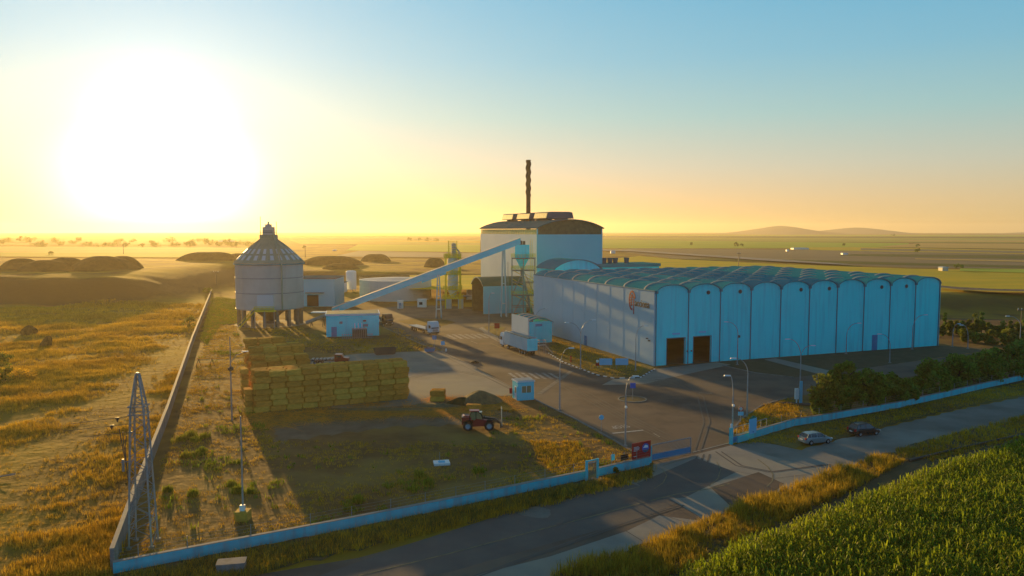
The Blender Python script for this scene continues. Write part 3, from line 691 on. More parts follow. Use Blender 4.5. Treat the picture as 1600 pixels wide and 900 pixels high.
# condenser building with a row of fans
K0 = D(935, 420, 268.0); K0.z = 0; wK = on_u(1029, K0); hK = D(1000, 416.5, 275).z
KB = thing('condenser_building', 'low flat teal roofed building with fan units right of the boiler house', 'industrial building', K0, RZ)
mb = MB(); mb.box(0, wK, 0, 12, 0, hK); mb.build('building_wall', M['wall'], KB); mb = MB(); mb.box(-.4, wK+.4, -.4, 12.4, hK+.003, hK+1.1); mb.build('flat_roof', M['roof'], KB)
for px in (944, 953.5, 963, 971.5, 989):
    s = on_u(px, K0); mb = MB(); mb.lathe([(.01, hK+1.1), (.75, hK+1.1), (.85, hK+2.3), (1.0, hK+3.1), (.6, hK+3.1), (.01, hK+2.9)], n=12); mb.v = [(a+s, b+5, c_) for a, b, c_ in mb.v]
    mb.build('roof_fan', M['roof_grey'], KB)

# ---------------------------------------------------------------- arched shed left of the boiler house
S0 = G(755.5, 491); SH = thing('arched_shed', 'green roofed shed with dark arched mouth beside the boiler house', 'shed', S0, RZ)
dS = -on_u(737.5, S0, V)*-1; dS = abs(on_u(737.5, S0, V)); LS = 15.5; hS = D(755.5, 447.5, S0.y).z; rS = 2.6
print('shed', dS, hS)
n = 16; arc_ = [(dS*q/n, hS+rS*math.sin(PI*q/n)**.8) for q in range(n+1)]
mb = MB(); mb.box(0, LS, 0, .3, -.1, hS); mb.build('side_wall', M['bwall'], SH); mb = MB(); mb.box(0, LS, dS-.3, dS, -.1, hS); mb.build('side_wall', M['louver'], SH)  # far side wall and end wall coloured dark for shade inside the mouth
mb = MB(); mb.ext([(0.3, -.1), (dS-.3, -.1)]+[(a, b) for a, b in arc_[::-1]], LS-.3, LS, axis='x'); mb.build('end_wall', M['void'], SH)
mb = MB()
for q in range(n):
    (a, h0), (b, h1) = arc_[q], arc_[q+1]
    mb.add([(-.3, a, h0+.003), (-.3, b, h1+.003), (LS, b, h1+.003), (LS, a, h0+.003), (-.3, a, h0+.25), (-.3, b, h1+.25), (LS, b, h1+.25), (LS, a, h0+.25)], [(3,2,1,0), (4,5,6,7), (0,1,5,4), (2,3,7,6)])
mb.build('curved_roof', M['greenroof'], SH)
mb = MB()
for q in range(n):
    (a, h0), (b, h1) = arc_[q], arc_[q+1]; mb.add([(-.36, a, h0-.1), (-.36, b, h1-.1), (-.36, b, h1+.3), (-.36, a, h0+.3), (-.31, a, h0-.1), (-.31, b, h1-.1), (-.31, b, h1+.3), (-.31, a, h0+.3)], [(0,1,2,3), (7,6,5,4), (0,4,5,1), (2,3,7,6)])
mb.build('roof_edge', M['rib'], SH)

# ---------------------------------------------------------------- silo
sc_ = G(423, 512); SR = 9.75; SC = Vector((sc_.x*1.04, sc_.y+SR*.92, 0)); zt = D(423, 412, SC.y-SR).z; zb = D(423, 486, SC.y-SR).z
print('silo', SC, zt, zb)
SI = thing('straw_ash_silo' if False else 'silo', 'big round concrete silo with conical skylit roof on columns', 'silo', SC)
mb = MB(); mb.lathe([(SR, zb), (SR, zt)], n=64); mb.lathe([(.01, zb), (SR, zb)], n=64)
mb.build('silo_wall', M['silo'], SI, smooth=True)
for z in (zb+.15, zb+(zt-zb)*.36, zb+(zt-zb)*.68):
    mb = MB(); mb.lathe([(SR, z-.14), (SR+.08, z-.12), (SR+.08, z+.12), (SR, z+.14)], n=64); mb.build('wall_band', M['steel'], SI)
mb = MB()
for k in range(14):
    a = 2*PI*k/14+.1; x, y = (SR+.02)*math.cos(a), (SR+.02)*math.sin(a); mb.tube([(x, y, zb+.3), (x, y, zt)], .05, 4)
mb.build('wall_ribs', M['silo'], SI)
zcap = D(423, 372, SC.y).z; Hc = zcap-zt
prof = [(SR+.35, zt-.15), (SR+.35, zt+.05), (SR*.80, zt+Hc*.33), (SR*.56, zt+Hc*.63), (SR*.34, zt+Hc*.86), (2.1, zcap), (.01, zcap+.1)]
mb = MB(); mb.lathe(prof, n=48); RFm = mb.build('conical_roof', M['siloroof'], SI)
mb = MB()
for k in range(24):
    a = 2*PI*k/24
    mb.tube([((r_+.05)*math.cos(a), (r_+.05)*math.sin(a), z+.04) for r_, z in prof[1:6]], .07, 4)
mb.build('roof_seams', M['siloroof'], RFm)
mb = MB(); mb.lathe([(SR+.30, zt-.5), (SR+.5, zt-.5), (SR+.5, zt-.12), (SR+.3, zt-.12)], n=48); mb.build('eaves_ring', M['trim'], SI)
for row, (f0, f1) in enumerate(((.13, .29), (.38, .55))):      # two rows of skylights
    for k in range(24):
        a = 2*PI*(k+.5)/24
        def rz(f):
            pts = [(SR+.35, zt+.05), (SR*.80, zt+Hc*.33), (SR*.56, zt+Hc*.63), (SR*.34, zt+Hc*.86)]
            zz = zt+Hc*f
            for (r0, z0), (r1, z1) in zip(pts, pts[1:]):
                if zz <= z1: return (r0+(r1-r0)*(zz-z0)/(z1-z0), zz)
            return pts[-1]
        (r0, z0), (r1, z1) = rz(f0), rz(f1); w0, w1 = r0*.055, r1*.055; ca, sa = math.cos(a), math.sin(a); up = .13
        c4 = [(r0*ca+w0*sa, r0*sa-w0*ca, z0+up), (r0*ca-w0*sa, r0*sa+w0*ca, z0+up), (r1*ca-w1*sa, r1*sa+w1*ca, z1+up), (r1*ca+w1*sa, r1*sa-w1*ca, z1+up)]
        mb = MB(); mb.add(c4+[(x, y, z-.16) for x, y, z in c4], [(0,1,2,3), (0,4,5,1), (1,5,6,2), (2,6,7,3), (3,7,4,0)]); mb.build('skylight', M['sky_l'], RFm)
mb = MB(); mb.lathe([(2.6, zcap-.6), (2.6, zcap+.9), (2.75, zcap+.9), (2.75, zcap+1.0), (.01, zcap+1.0)], n=20); mb.build('roof_cap', M['siloroof'], SI)
mb = MB(); mb.box(-1.4, 1.5, -1.3, 1.3, zcap+1.0, zcap+3.3); mb.box(-.8, .8, -.7, .7, zcap+3.303, zcap+4.1); mb.lathe([(.3, zcap+4.1), (.3, zcap+4.8), (.01, zcap+4.9)], n=10); mb.build('filter_housing', M['silo'], SI)
mb = MB()
for x, h in ((-2.2, 6.4), (2.5, 4.9)): mb.tube([(x, -.5, zcap+.9), (x, -.5, zcap+h)], .09, 5)
for z in (1.6, 2.1):
    mb.tube([(-2.2, -.5, zcap+z), (-2.2, -1.4, zcap+z), (2.5, -1.4, zcap+z), (2.5, -.5, zcap+z)], .08, 4)
mb.build('antenna_mast', M['darksteel'], SI)
a = R(-54); ca, sa = math.cos(a), math.sin(a)
mb = MB(); mb.tube([(2.3*ca+.6, 2.3*sa, zcap+1.6), ((SR*.56)*ca+.3, (SR*.56)*sa, zt+Hc*.63+1.0), ((SR+.7)*ca, (SR+.7)*sa, zt-.4), ((SR+.7)*ca, (SR+.7)*sa, zb+.2)], .24, 8); mb.build('down_pipe', M['siloroof'], SI)
for k in range(16):
    a = 2*PI*k/16+.12; mb = MB(); mb.bbox(0, 0, zb/2-.1, .9, .75, zb+.1); o = mb.build('column', M['pier'], SI); o.location = ((SR-.7)*math.cos(a), (SR-.7)*math.sin(a), 0); o.rotation_euler = (0, 0, a)
mb = MB(); mb.lathe([(SR*.55, zb), (1.2, 1.3), (1.2, .4), (.01, .4)], n=24); mb.box(-1.6, 1.6, -1.6, 1.6, 0, .9); mb.build('discharge_hopper', M['darksteel'], SI)
mb = MB(); mb.lathe([(.01, .0), (SR+.6, .0), (SR+.6, .12), (.01, .12)], n=40); mb.build('base_slab', M['concrete'], SI)
mb = MB(); mb.box(-.6, 4.0, -SR-.25, -SR+1.3, zb+.6, zb+4.6)
for k in range(5): mb.box(-.65, 4.05, -SR-.3, -SR-.255, zb+.7+k*.85, zb+.78+k*.85)
mb.build('access_door', M['sky_l'], SI)
mb = MB(); mb.box(-.9, 4.8, -SR-2.0, -SR-.2, zb-.1, zb+.28); mb.build('platform_deck', M['yellow'], SI)
mb = MB()
for x in (-.8, 2, 4.7): mb.tube([(x, -SR-1.95, 0), (x, -SR-1.95, zb+.1)], .10, 6)
mb.tube([(-.8, -SR-1.95, 1.4), (4.7, -SR-1.95, 1.4)], .06, 5); mb.build('platform_legs', M['galv'], SI)
mb = MB()
for z in (.3, .7, 1.15): mb.tube([(-.9, -SR-1.95, zb+.22+z), (4.8, -SR-1.95, zb+.22+z)], .10, 4)
for x in np.arange(-.9, 4.9, 1.1): mb.tube([(x, -SR-1.95, zb+.2), (x, -SR-1.95, zb+1.37)], .04, 4)
mb.build('platform_railing', M['yellow'], SI)
mb = MB()
for s_ in (0, 1.0): mb.tube([(-.9, -SR-1.9+s_, zb+.15), (-5.6, -SR-1.9+s_, .1)], .12, 5); mb.tube([(-.9, -SR-1.9+s_, zb+1.3), (-5.6, -SR-1.9+s_, 1.2)], .05, 4)
for k in range(16):
    f = (k+.5)/16; mb.box(-.9-4.7*f-.14, -.9-4.7*f+.14, -SR-1.9, -SR-.9, zb*(1-f)+.1, zb*(1-f)+.15)
mb.build('platform_stair', M['yellow'], SI)

# ---------------------------------------------------------------- conveyor gallery
e1 = D(812.5, 376.5, 252.0); e0 = D(519, 486, 244.0)
CV = thing('conveyor_gallery', 'long sloping pale blue conveyor tube from the silo up to the tower', 'conveyor', (0, 0, 0))
dv = e1-e0; n = Vector((-dv.y, dv.x, 0)).normalized()
def gal(mb, a, b, w, z0, z1):
    c8 = []
    for p in (a, b):
        for s_ in (-1, 1): c8 += [p+n*w*s_/2+Vector((0, 0, z0)), p+n*w*s_/2+Vector((0, 0, z1))]
    mb.add(c8, [(0,1,3,2), (4,6,7,5), (0,4,5,1), (2,3,7,6), (1,5,7,3), (0,2,6,4)])
mb = MB(); gal(mb, e0, e1, 2.5, -1.0, .95); mb.build('gallery_body', M['convey'], CV)
mb = MB(); gal(mb, e0, e1, 2.7, .953, 1.12); mb.build('gallery_roof', M['convtop'], CV)
mb = MB(); gal(mb, e0+dv*.47, e0+dv*.60, 2.0, -1.7, -1.003); mb.build('service_trough', M['convey'], CV)
mb = MB()
for k in range(1, 24):
    p = e0+dv*(k/24.0); gal(mb, p, p+dv*.001, 2.56, -1.02, .98)
mb.build('gallery_joint', M['convey'], CV)
def trestle(px):
    s = on_u(px, Vector((e0.x, e0.y, 0)), Vector((dv.x, dv.y, 0)).normalized()); L_ = Vector((dv.x, dv.y, 0)).length; p = e0+dv*(s/L_)
    dn = Vector((dv.x, dv.y, 0)).normalized(); mb = MB(); zt_ = p.z-1.0; lat = n
    feet = []
    for sl, sd in ((-1, -1), (-1, 1), (1, -1), (1, 1)):
        top = Vector((p.x, p.y, zt_))+lat*sl*1.0+dn*sd*.25; bot = Vector((p.x, p.y, 0))+lat*sl*1.0+dn*sd*.85; mb.tube([bot, top], .17, 6); feet.append((bot, top))
    for f in (.2, .5, .75):
        for a_, b_ in ((0, 1), (2, 3), (0, 2), (1, 3)): mb.tube([feet[a_][0].lerp(feet[a_][1], f), feet[b_][0].lerp(feet[b_][1], f)], .08, 4)
    for f0, f1 in ((.2, .5), (.5, .75)):
        mb.tube([feet[0][0].lerp(feet[0][1], f0), feet[2][0].lerp(feet[2][1], f1)], .06, 4)
    mb.build('support_trestle', M['tank'], CV)
trestle(685.5); trestle(787)

# conveyor head tower
t0 = D(800, 430, 250.0); t0.z = 0; wT = 7.4
TW = thing('transfer_tower', 'steel frame tower with pale hopper under the conveyor head', 'tower', t0, 0)
def lv(py): return D(800, py, 250.0).z
LEVS = [0, lv(462), lv(423), lv(404)]
mb = MB()
for x in (0, wT*.5, wT):
    for y in (0, 5): mb.tube([(x, y, 0), (x, y, LEVS[3])], .2, 6)
for z in LEVS[1:]+[lv(442), lv(480)]:
    for y in (0, 5): mb.tube([(0, y, z), (wT, y, z)], .13, 4)
    for x in (0, wT): mb.tube([(x, 0, z), (x, 5, z)], .13, 4)
for k in range(2):
    z0, z1 = LEVS[k], LEVS[k+1]
    for y in (0, 5): mb.tube([(0, y, z0), (wT*.5, y, z1)], .08, 4); mb.tube([(wT, y, z0), (wT*.5, y, z1)], .08, 4)
mb.build('steel_frame', M['steel'], TW)
for z in LEVS[1:]:
    mb = MB(); mb.box(-.3, wT+.3, -.3, 5.3, z+.14, z+.22); mb.build('platform_deck', M['steel'], TW)
    mb = MB()
    for h in (.4, .8, 1.2): mb.tube([(-.3, -.3, z+.2+h), (wT+.3, -.3, z+.2+h), (wT+.3, 5.3, z+.2+h), (-.3, 5.3, z+.2+h), (-.3, -.3, z+.2+h)], .05, 4)
    for x in np.linspace(-.3, wT+.3, 8): mb.tube([(x, -.3, z+.2), (x, -.3, z+1.3)], .04, 4)
    mb.build('railing', M['yellow'], TW)
for q0, q1, w0 in ((462, 442, 5.3), (480, 462, 5.3), (442, 423, 5.3)):
    mb = MB(); z0, z1 = lv(q0), lv(q1)
    for y in (5.4, 6.1): mb.tube([(wT, y, z0), (0, y, z1)], .09, 4); mb.tube([(wT, y, z0+1), (0, y, z1+1)], .05, 4)
    for k in range(12): f = (k+.5)/12; mb.box(wT*(1-f)-.15, wT*(1-f)+.15, 5.4, 6.1, z0+(z1-z0)*f, z0+(z1-z0)*f+.06)
    mb.build('stair_flight', M['yellow'], TW)
mb = MB(); zz = LEVS[3]; mb.box(1.0, 5.6, .6, 4.4, zz+.3, zz+4.4); mb.add([(1.0,.6,zz+.3),(5.6,.6,zz+.3),(5.6,4.4,zz+.3),(1.0,4.4,zz+.3),(2.6,1.9,zz-3.0),(4.0,1.9,zz-3.0),(4.0,3.1,zz-3.0),(2.6,3.1,zz-3.0)], [(0,1,5,4),(1,2,6,5),(2,3,7,6),(3,0,4,7),(4,5,6,7)])
mb.build('hopper', M['wall'], TW)
mb = MB(); mb.lathe([(.01, zz-5), (.7, zz-5), (.7, zz-3), (.01, zz-3)], n=12); mb.v = [(a+3.3, b+2.5, c_) for a, b, c_ in mb.v]; mb.tube([(3.3, 2.5, zz-5), (6.5, 2.5, 1)], .4, 8); mb.build('drop_chute', M['galv'], TW)
mb = MB(); mb.lathe([(.01, zz+4.4), (.8, zz+4.4), (.8, zz+5.6), (.01, zz+5.9)], n=12); mb.v = [(a+2.6, b+2.0, c_) for a, b, c_ in mb.v]; mb.bbox(3.9, 2.2, zz+5.0, .8, .8, 1.2); mb.build('drive_motor', M['darksteel'], TW)
mb = MB()
for x in (5.9, 6.5): mb.tube([(x, -.2, 1), (x, -.2, zz+6)], .05, 4)
for k in range(50): mb.tube([(5.9, -.2, 1+k*.5), (6.5, -.2, 1+k*.5)], .03, 3)
mb.build('caged_ladder', M['yellow'], TW)
mb = MB(); mb.tube([(wT+1.0, 1, 0), (wT+1.0, 1, lv(440))], .28, 8); mb.tube([(-1.3, 0, 0), (-1.3, 0, lv(404)-1)], .10, 6); mb.box(wT+.6, wT+1.5, .2, 1.8, 3, 6); mb.build('riser_pipe', M['galv'], TW)

# stair and hopper clutter at the foot of the tower
def skip_bin(px, py, label, m, w=3.2, d=2.0, h=1.5):
    p = G(px, py); t = thing('skip_bin', label, 'bin', p, RZ)
    mb = MB(); mb.add([(-w/2,-d/2,.15),(w/2,-d/2,.15),(w/2,d/2,.15),(-w/2,d/2,.15),(-w/2-.3,-d/2,h),(w/2+.3,-d/2,h),(w/2+.3,d/2,h),(-w/2-.3,d/2,h)], [(0,3,2,1),(0,1,5,4),(1,2,6,5),(2,3,7,6),(3,0,4,7)]); mb.build('bin_body', m, t)
    mb = MB(); mb.box(-w/2-.36, w/2+.36, -d/2-.06, -d/2, h-.1, h); mb.box(-w/2-.36, w/2+.36, d/2, d/2+.06, h-.1, h); mb.box(-w/2-.36, -w/2-.3, -d/2, d/2, h-.1, h); mb.box(w/2+.3, w/2+.36, -d/2, d/2, h-.1, h); mb.build('bin_rim', M['darksteel'], t)
    mb = MB(); mb.box(-w/2+.2, w/2-.2, -d/2+.3, -d/2+.5, 0, .14); mb.box(-w/2+.2, w/2-.2, d/2-.5, d/2-.3, 0, .14); mb.build('bin_skid', M['darksteel'], t)
skip_bin(601.5, 553.5, 'long dark metal container standing at the edge of the concrete yard', M['darksteel'], 4.4, 1.8, 1.5)
skip_bin(671, 550, 'small blue bin on the grass beside the road kerb', M['gblue'], 1.9, 1.2, 1.0)
# ---------------------------------------------------------------- process area behind
def simple_building(name, label, cat, p0, w, d, h, wm, rm, rz=RZ, pitch=.0, over=.3, parts=()):
    t = thing(name, label, cat, (p0.x, p0.y, p0.z), rz)
    mb = MB(); mb.box(0, w, 0, d, -.2, h); mb.build('wall', wm, t)
    mb = MB(); mb.ext([(-over, h+.003), (w+over, h+.003), (w+over, h+.3), (w/2, h+.3+pitch), (-over, h+.3)], -over, d+over); mb.build('roof', rm, t)
    return t
# round storage tank
q = G(618, 471.5); TR = 14.6; TC = Vector((q.x*1.045, q.y+TR, 0)); hT = D(618, 440.5, q.y).z
T = thing('storage_tank', 'wide low round white storage tank behind the conveyor', 'tank', TC)
mb = MB(); mb.lathe([(TR, 0), (TR, hT), (TR+.12, hT), (TR+.12, hT+.2), (TR-.1, hT+.2), (TR*.5, hT+.7), (.01, hT+.9)], n=64); mb.build('tank_shell', M['tank'], T, smooth=True)
mb = MB()
for z in (hT*.33, hT*.66): mb.lathe([(TR, z-.08), (TR+.06, z-.06), (TR+.06, z+.06), (TR, z+.08)], n=64)
for k in range(20):
    a = 2*PI*k/20; mb.tube([((TR+.03)*math.cos(a), (TR+.03)*math.sin(a), .1), ((TR+.03)*math.cos(a), (TR+.03)*math.sin(a), hT)], .06, 4)
mb.build('stiffening_rings', M['tank'], T)
mb = MB()
for z in (hT+.8, hT+1.3): mb.lathe([(TR, z-.03), (TR+.05, z), (TR, z+.03)], n=48)
mb.build('tank_railing', M['galv'], T)
q = G(549, 454.5); hh = hgt(549, 454.5, 422.5)
T = thing('upright_tank', 'slim upright white tank with domed top left of the wide round tank', 'tank', q)
mb = MB(); mb.lathe([(2.35, .8), (2.35, hh-.6), (2.0, hh-.2), (1.0, hh), (.01, hh+.05)], n=28); mb.build('tank_shell', M['bright'], T, smooth=True)
for k in range(4):
    mb = MB(); mb.tube([(1.9*math.cos(k*PI/2+.5), 1.9*math.sin(k*PI/2+.5), 0), (1.9*math.cos(k*PI/2+.5), 1.9*math.sin(k*PI/2+.5), 1)], .15, 6); mb.build('leg', M['galv'], T)
# grey building right behind the silo
q = G(462, 479); s = (522-462)/F*q.y
t = simple_building('process_building', 'plain grey flat roofed building touching the right of the silo', 'industrial building', q, s*1.02, 18, D(462, 436, q.y).z, M['bwall'], M['roof_grey'], 0.02)
mb = MB(); mb.box(s*.28, s*.75, -1.6, -.003, D(500, 458, q.y).z, D(500, 458, q.y).z+.35); mb.build('canopy', M['trim'], t)
mb = MB(); mb.box(s*.3, s*.6, -.05, -.003, .1, 4.2); mb.build('door', M['void'], t)
q = G(522, 457); simple_building('pump_house', 'little pale hut between the grey building and the upright tank', 'hut', q, 4.6, 6, hgt(522, 457, 442), M['white'], M['roof_grey'], 0.0)
# low annex of structure under the silo's right
q = G(478, 510); t = thing('screw_conveyor', 'small steel conveyor frame under the lower end of the blue gallery', 'conveyor', q)
mb = MB(); mb.tube([(0, 0, 1), (9.5, 2, 4.6)], .55, 8); mb.build('conveyor_tube', M['steel'], t)
mb = MB()
for x, h in ((1.5, 1.5), (5, 2.8), (8.5, 4.1)):
    mb = MB(); mb.tube([(x, -.6, 0), (x, .6, h), (x, 1.8, 0)], .12, 5); mb.build('support_frame', M['darksteel'], t)
mb = MB(); mb.box(7.5, 10.5, .5, 3.5, 0, 3.0); mb.build('feed_box', M['tank'], t)
mb = MB(); mb.box(2.2, 6.2, -2.6, 0.4, 4.2, 4.45); mb.build('canopy', M['white'], t)
# transformer house
q = G(510, 526.5); q2 = G(592.5, 524.3); TU = (q2-q).normalized(); wT_ = (q2-q).length; hT_ = hgt(510, 526.5, 494)
t = thing('transformer_house', 'flat roofed sky blue transformer building near the silo', 'utility building', q, math.atan2(TU.y, TU.x))
mb = MB(); mb.box(0, wT_, 0, 9.5, -.2, hT_); mb.build('wall', M['wall'], t)
mb = MB(); mb.box(-.25, wT_+.25, -.25, 9.75, hT_+.003, hT_+.45); mb.build('parapet', M['white'], t); mb = MB(); mb.box(.05, wT_-.05, .05, 9.45, hT_+.453, hT_+.5); mb.build('flat_roof', M['greenroof'], t)
mb = MB(); mb.box(1.3, 2.7, -.06, -.003, 0, 2.6); mb.build('door', M['gblue'], t)
mb = MB(); mb.box(3.4, 4.2, -.12, -.003, 3.4, 4.0); mb.build('vent_grille', M['trim'], t)
mb = MB(); mb.box(wT_-4.2, wT_-3.4, -.5, -.003, 3.9, 4.3); mb.build('bracket_lamp', M['darksteel'], t)
q = G(562, 528.5); t = thing('transformer', 'grey power transformer with cooling fins in front of the blue building', 'transformer', q, math.atan2(TU.y, TU.x))
mb = MB(); mb.box(-1.9, 1.9, -1.0, 1.0, .2, 2.6); mb.build('tank', M['steel'], t)
for s_ in (-1, 1):
    mb = MB()
    for k in range(8): mb.box(-1.75+k*.48, -1.55+k*.48, s_*1.0, s_*1.6, .4, 2.4)
    mb.build('cooling_fins', M['darksteel'], t)
mb = MB()
for k in range(3): mb.lathe([(.16, 2.6), (.22, 2.8), (.12, 2.9), (.2, 3.1), (.1, 3.2), (.16, 3.4), (.05, 4.0)], cx=-1.2+k*.9, n=10)
mb.build('bushings', M['bright'], t); mb = MB(); mb.tube([(.9, .6, 3.3), (2.2, .6, 3.3)], .35, 10); mb.tube([(1.2, .6, 2.6), (1.2, .6, 3.1)], .1, 5); mb.build('conservator', M['steel'], t)
q = G(545, 529); t = thing('palisade_fence', 'short grey fence closing the transformer corner', 'fence', q, math.atan2(TU.y, TU.x))
mb = MB()
for k in range(16): mb.bbox(-1.6+k*.5, -1.2, .7, .12, .05, 1.4)
for z in (.35, 1.15): mb.bbox(2.2, -1.2, z, 8, .06, .08)
mb.build('pickets', M['galv'], t)
# dryer / filter tower in yellow rails
q = G(708, 481.5); X = thing('filter_tower', 'slim steel process tower with yellow railed platforms left of the boiler house', 'tower', q)
def zl(py): return D(708, py, q.y).z
r_ = 1.9
mb = MB(); mb.lathe([(.01, zl(468)), (1.0, zl(462)), (r_, zl(452)), (r_, zl(405)), (1.2, zl(401)), (.01, zl(401))], n=20); mb.build('vessel', M['tank'], X, smooth=True)
mb = MB(); mb.lathe([(.85, zl(401)), (.85, zl(381)), (.01, zl(379))], cx=.3, n=14); mb.tube([(.6, 0, zl(385)), (2.2, .2, zl(393)), (2.4, .3, zl(410))], .3, 8); mb.build('stack_duct', M['galv'], X, smooth=True)
for (py, w_) in ((402, 3.0), (428, 2.8), (452, 3.2), (466, 3.6)):
    z = zl(py); mb = MB(); mb.box(-w_, w_, -2.4, 2.4, z-.1, z+.15); mb.build('platform_deck', M['yellow'], X); mb = MB()
    for h in (.4, .8, 1.2): mb.tube([(-w_, -2.4, z+h), (w_, -2.4, z+h), (w_, 2.4, z+h), (-w_, 2.4, z+h), (-w_, -2.4, z+h)], .10, 4)
    for x in np.linspace(-w_, w_, 7): mb.tube([(x, -2.4, z), (x, -2.4, z+1.2)], .08, 4)
    mb.build('railing', M['yellow'], X)
mb = MB()
for x in (-2.6, 2.6):
    for y in (-2.2, 2.2): mb.tube([(x, y, 0), (x, y, zl(402))], .2, 5)
    mb.tube([(x, -2.2, zl(466)), (-x, -2.2, zl(453))], .08, 4)
for x in (-1.4, 1.6): mb.tube([(x, -2, zl(402)), (x, -2, zl(376))], .12, 4)
for k in range(8): mb.tube([(-1.4, -2, zl(402)+k*.8), (1.6, -2, zl(402)+k*.8)], .07, 4)
for a_, b_ in ((466, 452), (452, 440), (440, 428), (428, 415), (415, 402)): mb.tube([(-2.6, -2.2, zl(a_)), (2.6, -2.2, zl(b_))], .09, 4); mb.tube([(-2.6, -2.2, zl(b_)), (2.6, -2.2, zl(b_))], .09, 4)
mb.build('steel_framework', M['yellow'], X)
mb = MB()
for x in (2.5, 3.1): mb.tube([(x, -2.5, 0), (x, -2.5, zl(404))], .05, 4)
for k in range(40): mb.tube([(2.5, -2.5, .4+k*.4), (3.1, -2.5, .4+k*.4)], .03, 3)
mb.build('ladder', M['yellow'], X)
for k, x in enumerate((-2.3, 1.9)):
    mb = MB(); mb.box(x, x+1.8, -2.2, .8, 0, zl(466)-.003); mb.build('concrete_pier', M['silo'], X)
mb = MB(); mb.tube([(-3, -1, 3.2), (-6, -1, 3.0), (-6, -1, .2)], .35, 8); mb.tube([(3, 0, 4.4), (7.5, 1, 4.4), (7.5, 1, .2)], .3, 8); mb.build('process_pipe', M['galv'], X)
q = G(729, 468); t = simple_building('control_hut', 'small pale hut with a round fan beside the yellow railed tower', 'hut', q, 5.2, 8, D(729, 450, q.y).z, M['white'], M['roof'], 0.0)
mb = MB(); mb.lathe([(.01, 0), (1.3, 0), (1.3, .3), (.01, .3)], n=18); o = mb.build('fan_cover', M['galv'], t); o.rotation_euler = (PI/2, 0, 0); o.location = (1.6, -.01, 3.2)
q = G(621, 482.5); t = simple_building('kiosk', 'narrow white kiosk standing in front of the wide round tank', 'kiosk', q, 1.9, 2.0, hgt(621, 482.5, 471), M['white'], M['white'], 0.0, over=.1)
mb = MB(); mb.box(.5, 1.4, -.05, -.003, .1, 2.1); mb.build('door', M['gblue'], t)
q = G(652, 480.5); t = simple_building('kiosk', 'wider white cabin right of the narrow kiosk by the round tank', 'kiosk', q, 3.2, 2.4, hgt(652, 480.5, 469), M['white'], M['white'], 0.0, over=.1)
mb = MB(); mb.box(.7, 1.9, -.05, -.003, 1.0, 2.0); mb.build('window', M['glass'], t)

# truck wash shelter with lit ribs beside the side wall
q = G(825.5, 528); t = thing('weighing_shelter', 'small pale hall with curved ribbed roof beside the white straw lorry', 'shelter', G(825.5, 537), RZ)
wS = 6.4; pS = G(825.5, 537); hS_ = 5.4; lS = 11.5
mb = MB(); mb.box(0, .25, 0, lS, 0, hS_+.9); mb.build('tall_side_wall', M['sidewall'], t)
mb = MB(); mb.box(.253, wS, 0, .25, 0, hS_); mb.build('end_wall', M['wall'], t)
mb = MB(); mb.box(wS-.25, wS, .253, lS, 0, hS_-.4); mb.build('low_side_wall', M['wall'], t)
f = lambda a: hS_+.95*math.sin(PI*min(1, max(0, a/wS)))-.35*a/wS
mb = MB()
for k in range(14):
    a, b = wS*k/14+.26*(k == 0), wS*(k+1)/14+.3*(k == 13); mb.add([(a,-.3,f(a)+.003),(b,-.3,f(b)+.003),(b,lS,f(b)+.003),(a,lS,f(a)+.003),(a,-.3,f(a)+.2),(b,-.3,f(b)+.2),(b,lS,f(b)+.2),(a,lS,f(a)+.2)], [(3,2,1,0),(4,5,6,7),(0,1,5,4),(2,3,7,6)])
rf = mb.build('curved_roof', M['roof'], t)
for y in (.0, 3.0, 6.0, 9.0):
    mb = MB()
    for k in range(14):
        a, b = wS*k/14, wS*(k+1)/14; mb.add([(a,y,f(a)+.2),(b,y,f(b)+.2),(b,y+.3,f(b)+.2),(a,y+.3,f(a)+.2),(a,y,f(a)+.42),(b,y,f(b)+.42),(b,y+.3,f(b)+.42),(a,y+.3,f(a)+.42)], [(4,5,6,7),(0,1,5,4),(2,3,7,6)])
    mb.build('roof_rib', M['rib'], rf)
mb = MB(); mb.box(1.9, 3.7, -.05, -.003, 4.2, 4.8); mb.build('name_board', M['gblue'], t)

# ---------------------------------------------------------------- straw bales
BL, BWD, BHH = 2.45, 1.22, .90
bale_me = {}
def bale_mesh(kind, m, seed):
    r = random.Random(seed); bm = bmesh.new(); bmesh.ops.create_cube(bm, size=1.0)
    for v in bm.verts: v.co = Vector((v.co.x*(BL-.11), v.co.y*(BWD-.08), v.co.z*(BHH-.05)))
    bmesh.ops.bevel(bm, geom=bm.edges[:], offset=.09, segments=2, affect='EDGES')
    bmesh.ops.subdivide_edges(bm, edges=[e for e in bm.edges if e.calc_length() > .5], cuts=4, use_grid_fill=True)
    for v in bm.verts:
        v.co += Vector((r.uniform(-1, 1), r.uniform(-1, 1), r.uniform(-1, 1)))*.018
        if abs(v.co.y) > BWD*.4 or abs(v.co.z) > BHH*.4:
            pass
        v.co *= 1-.012*(math.cos(v.co.x*2*PI/.49) > .8)
    me = bpy.data.meshes.new('straw_bale'); bm.to_mesh(me); bm.free(); me.materials.append(m); return me
BM = [bale_mesh('b', M[k], i) for i, k in enumerate(('bale', 'bale', 'bale', 'balepale', 'baledark', 'bale', 'balepale', 'baledark'))]
ORD = ['first', 'second', 'third', 'fourth', 'fifth', 'sixth', 'seventh', 'eighth', 'ninth', 'tenth', 'eleventh', 'twelfth']
NB = [0]
def bale(x, y, z, rz, label, group):
    o = bpy.data.objects.new('straw_bale', random.choice(BM)); COL.objects.link(o); NB[0] += 1
    o.location = (x, y, z+BHH/2); o.rotation_euler = (random.gauss(0, .006), random.gauss(0, .006), rz+random.gauss(0, .012)); tag(o, label, 'straw bale', group)
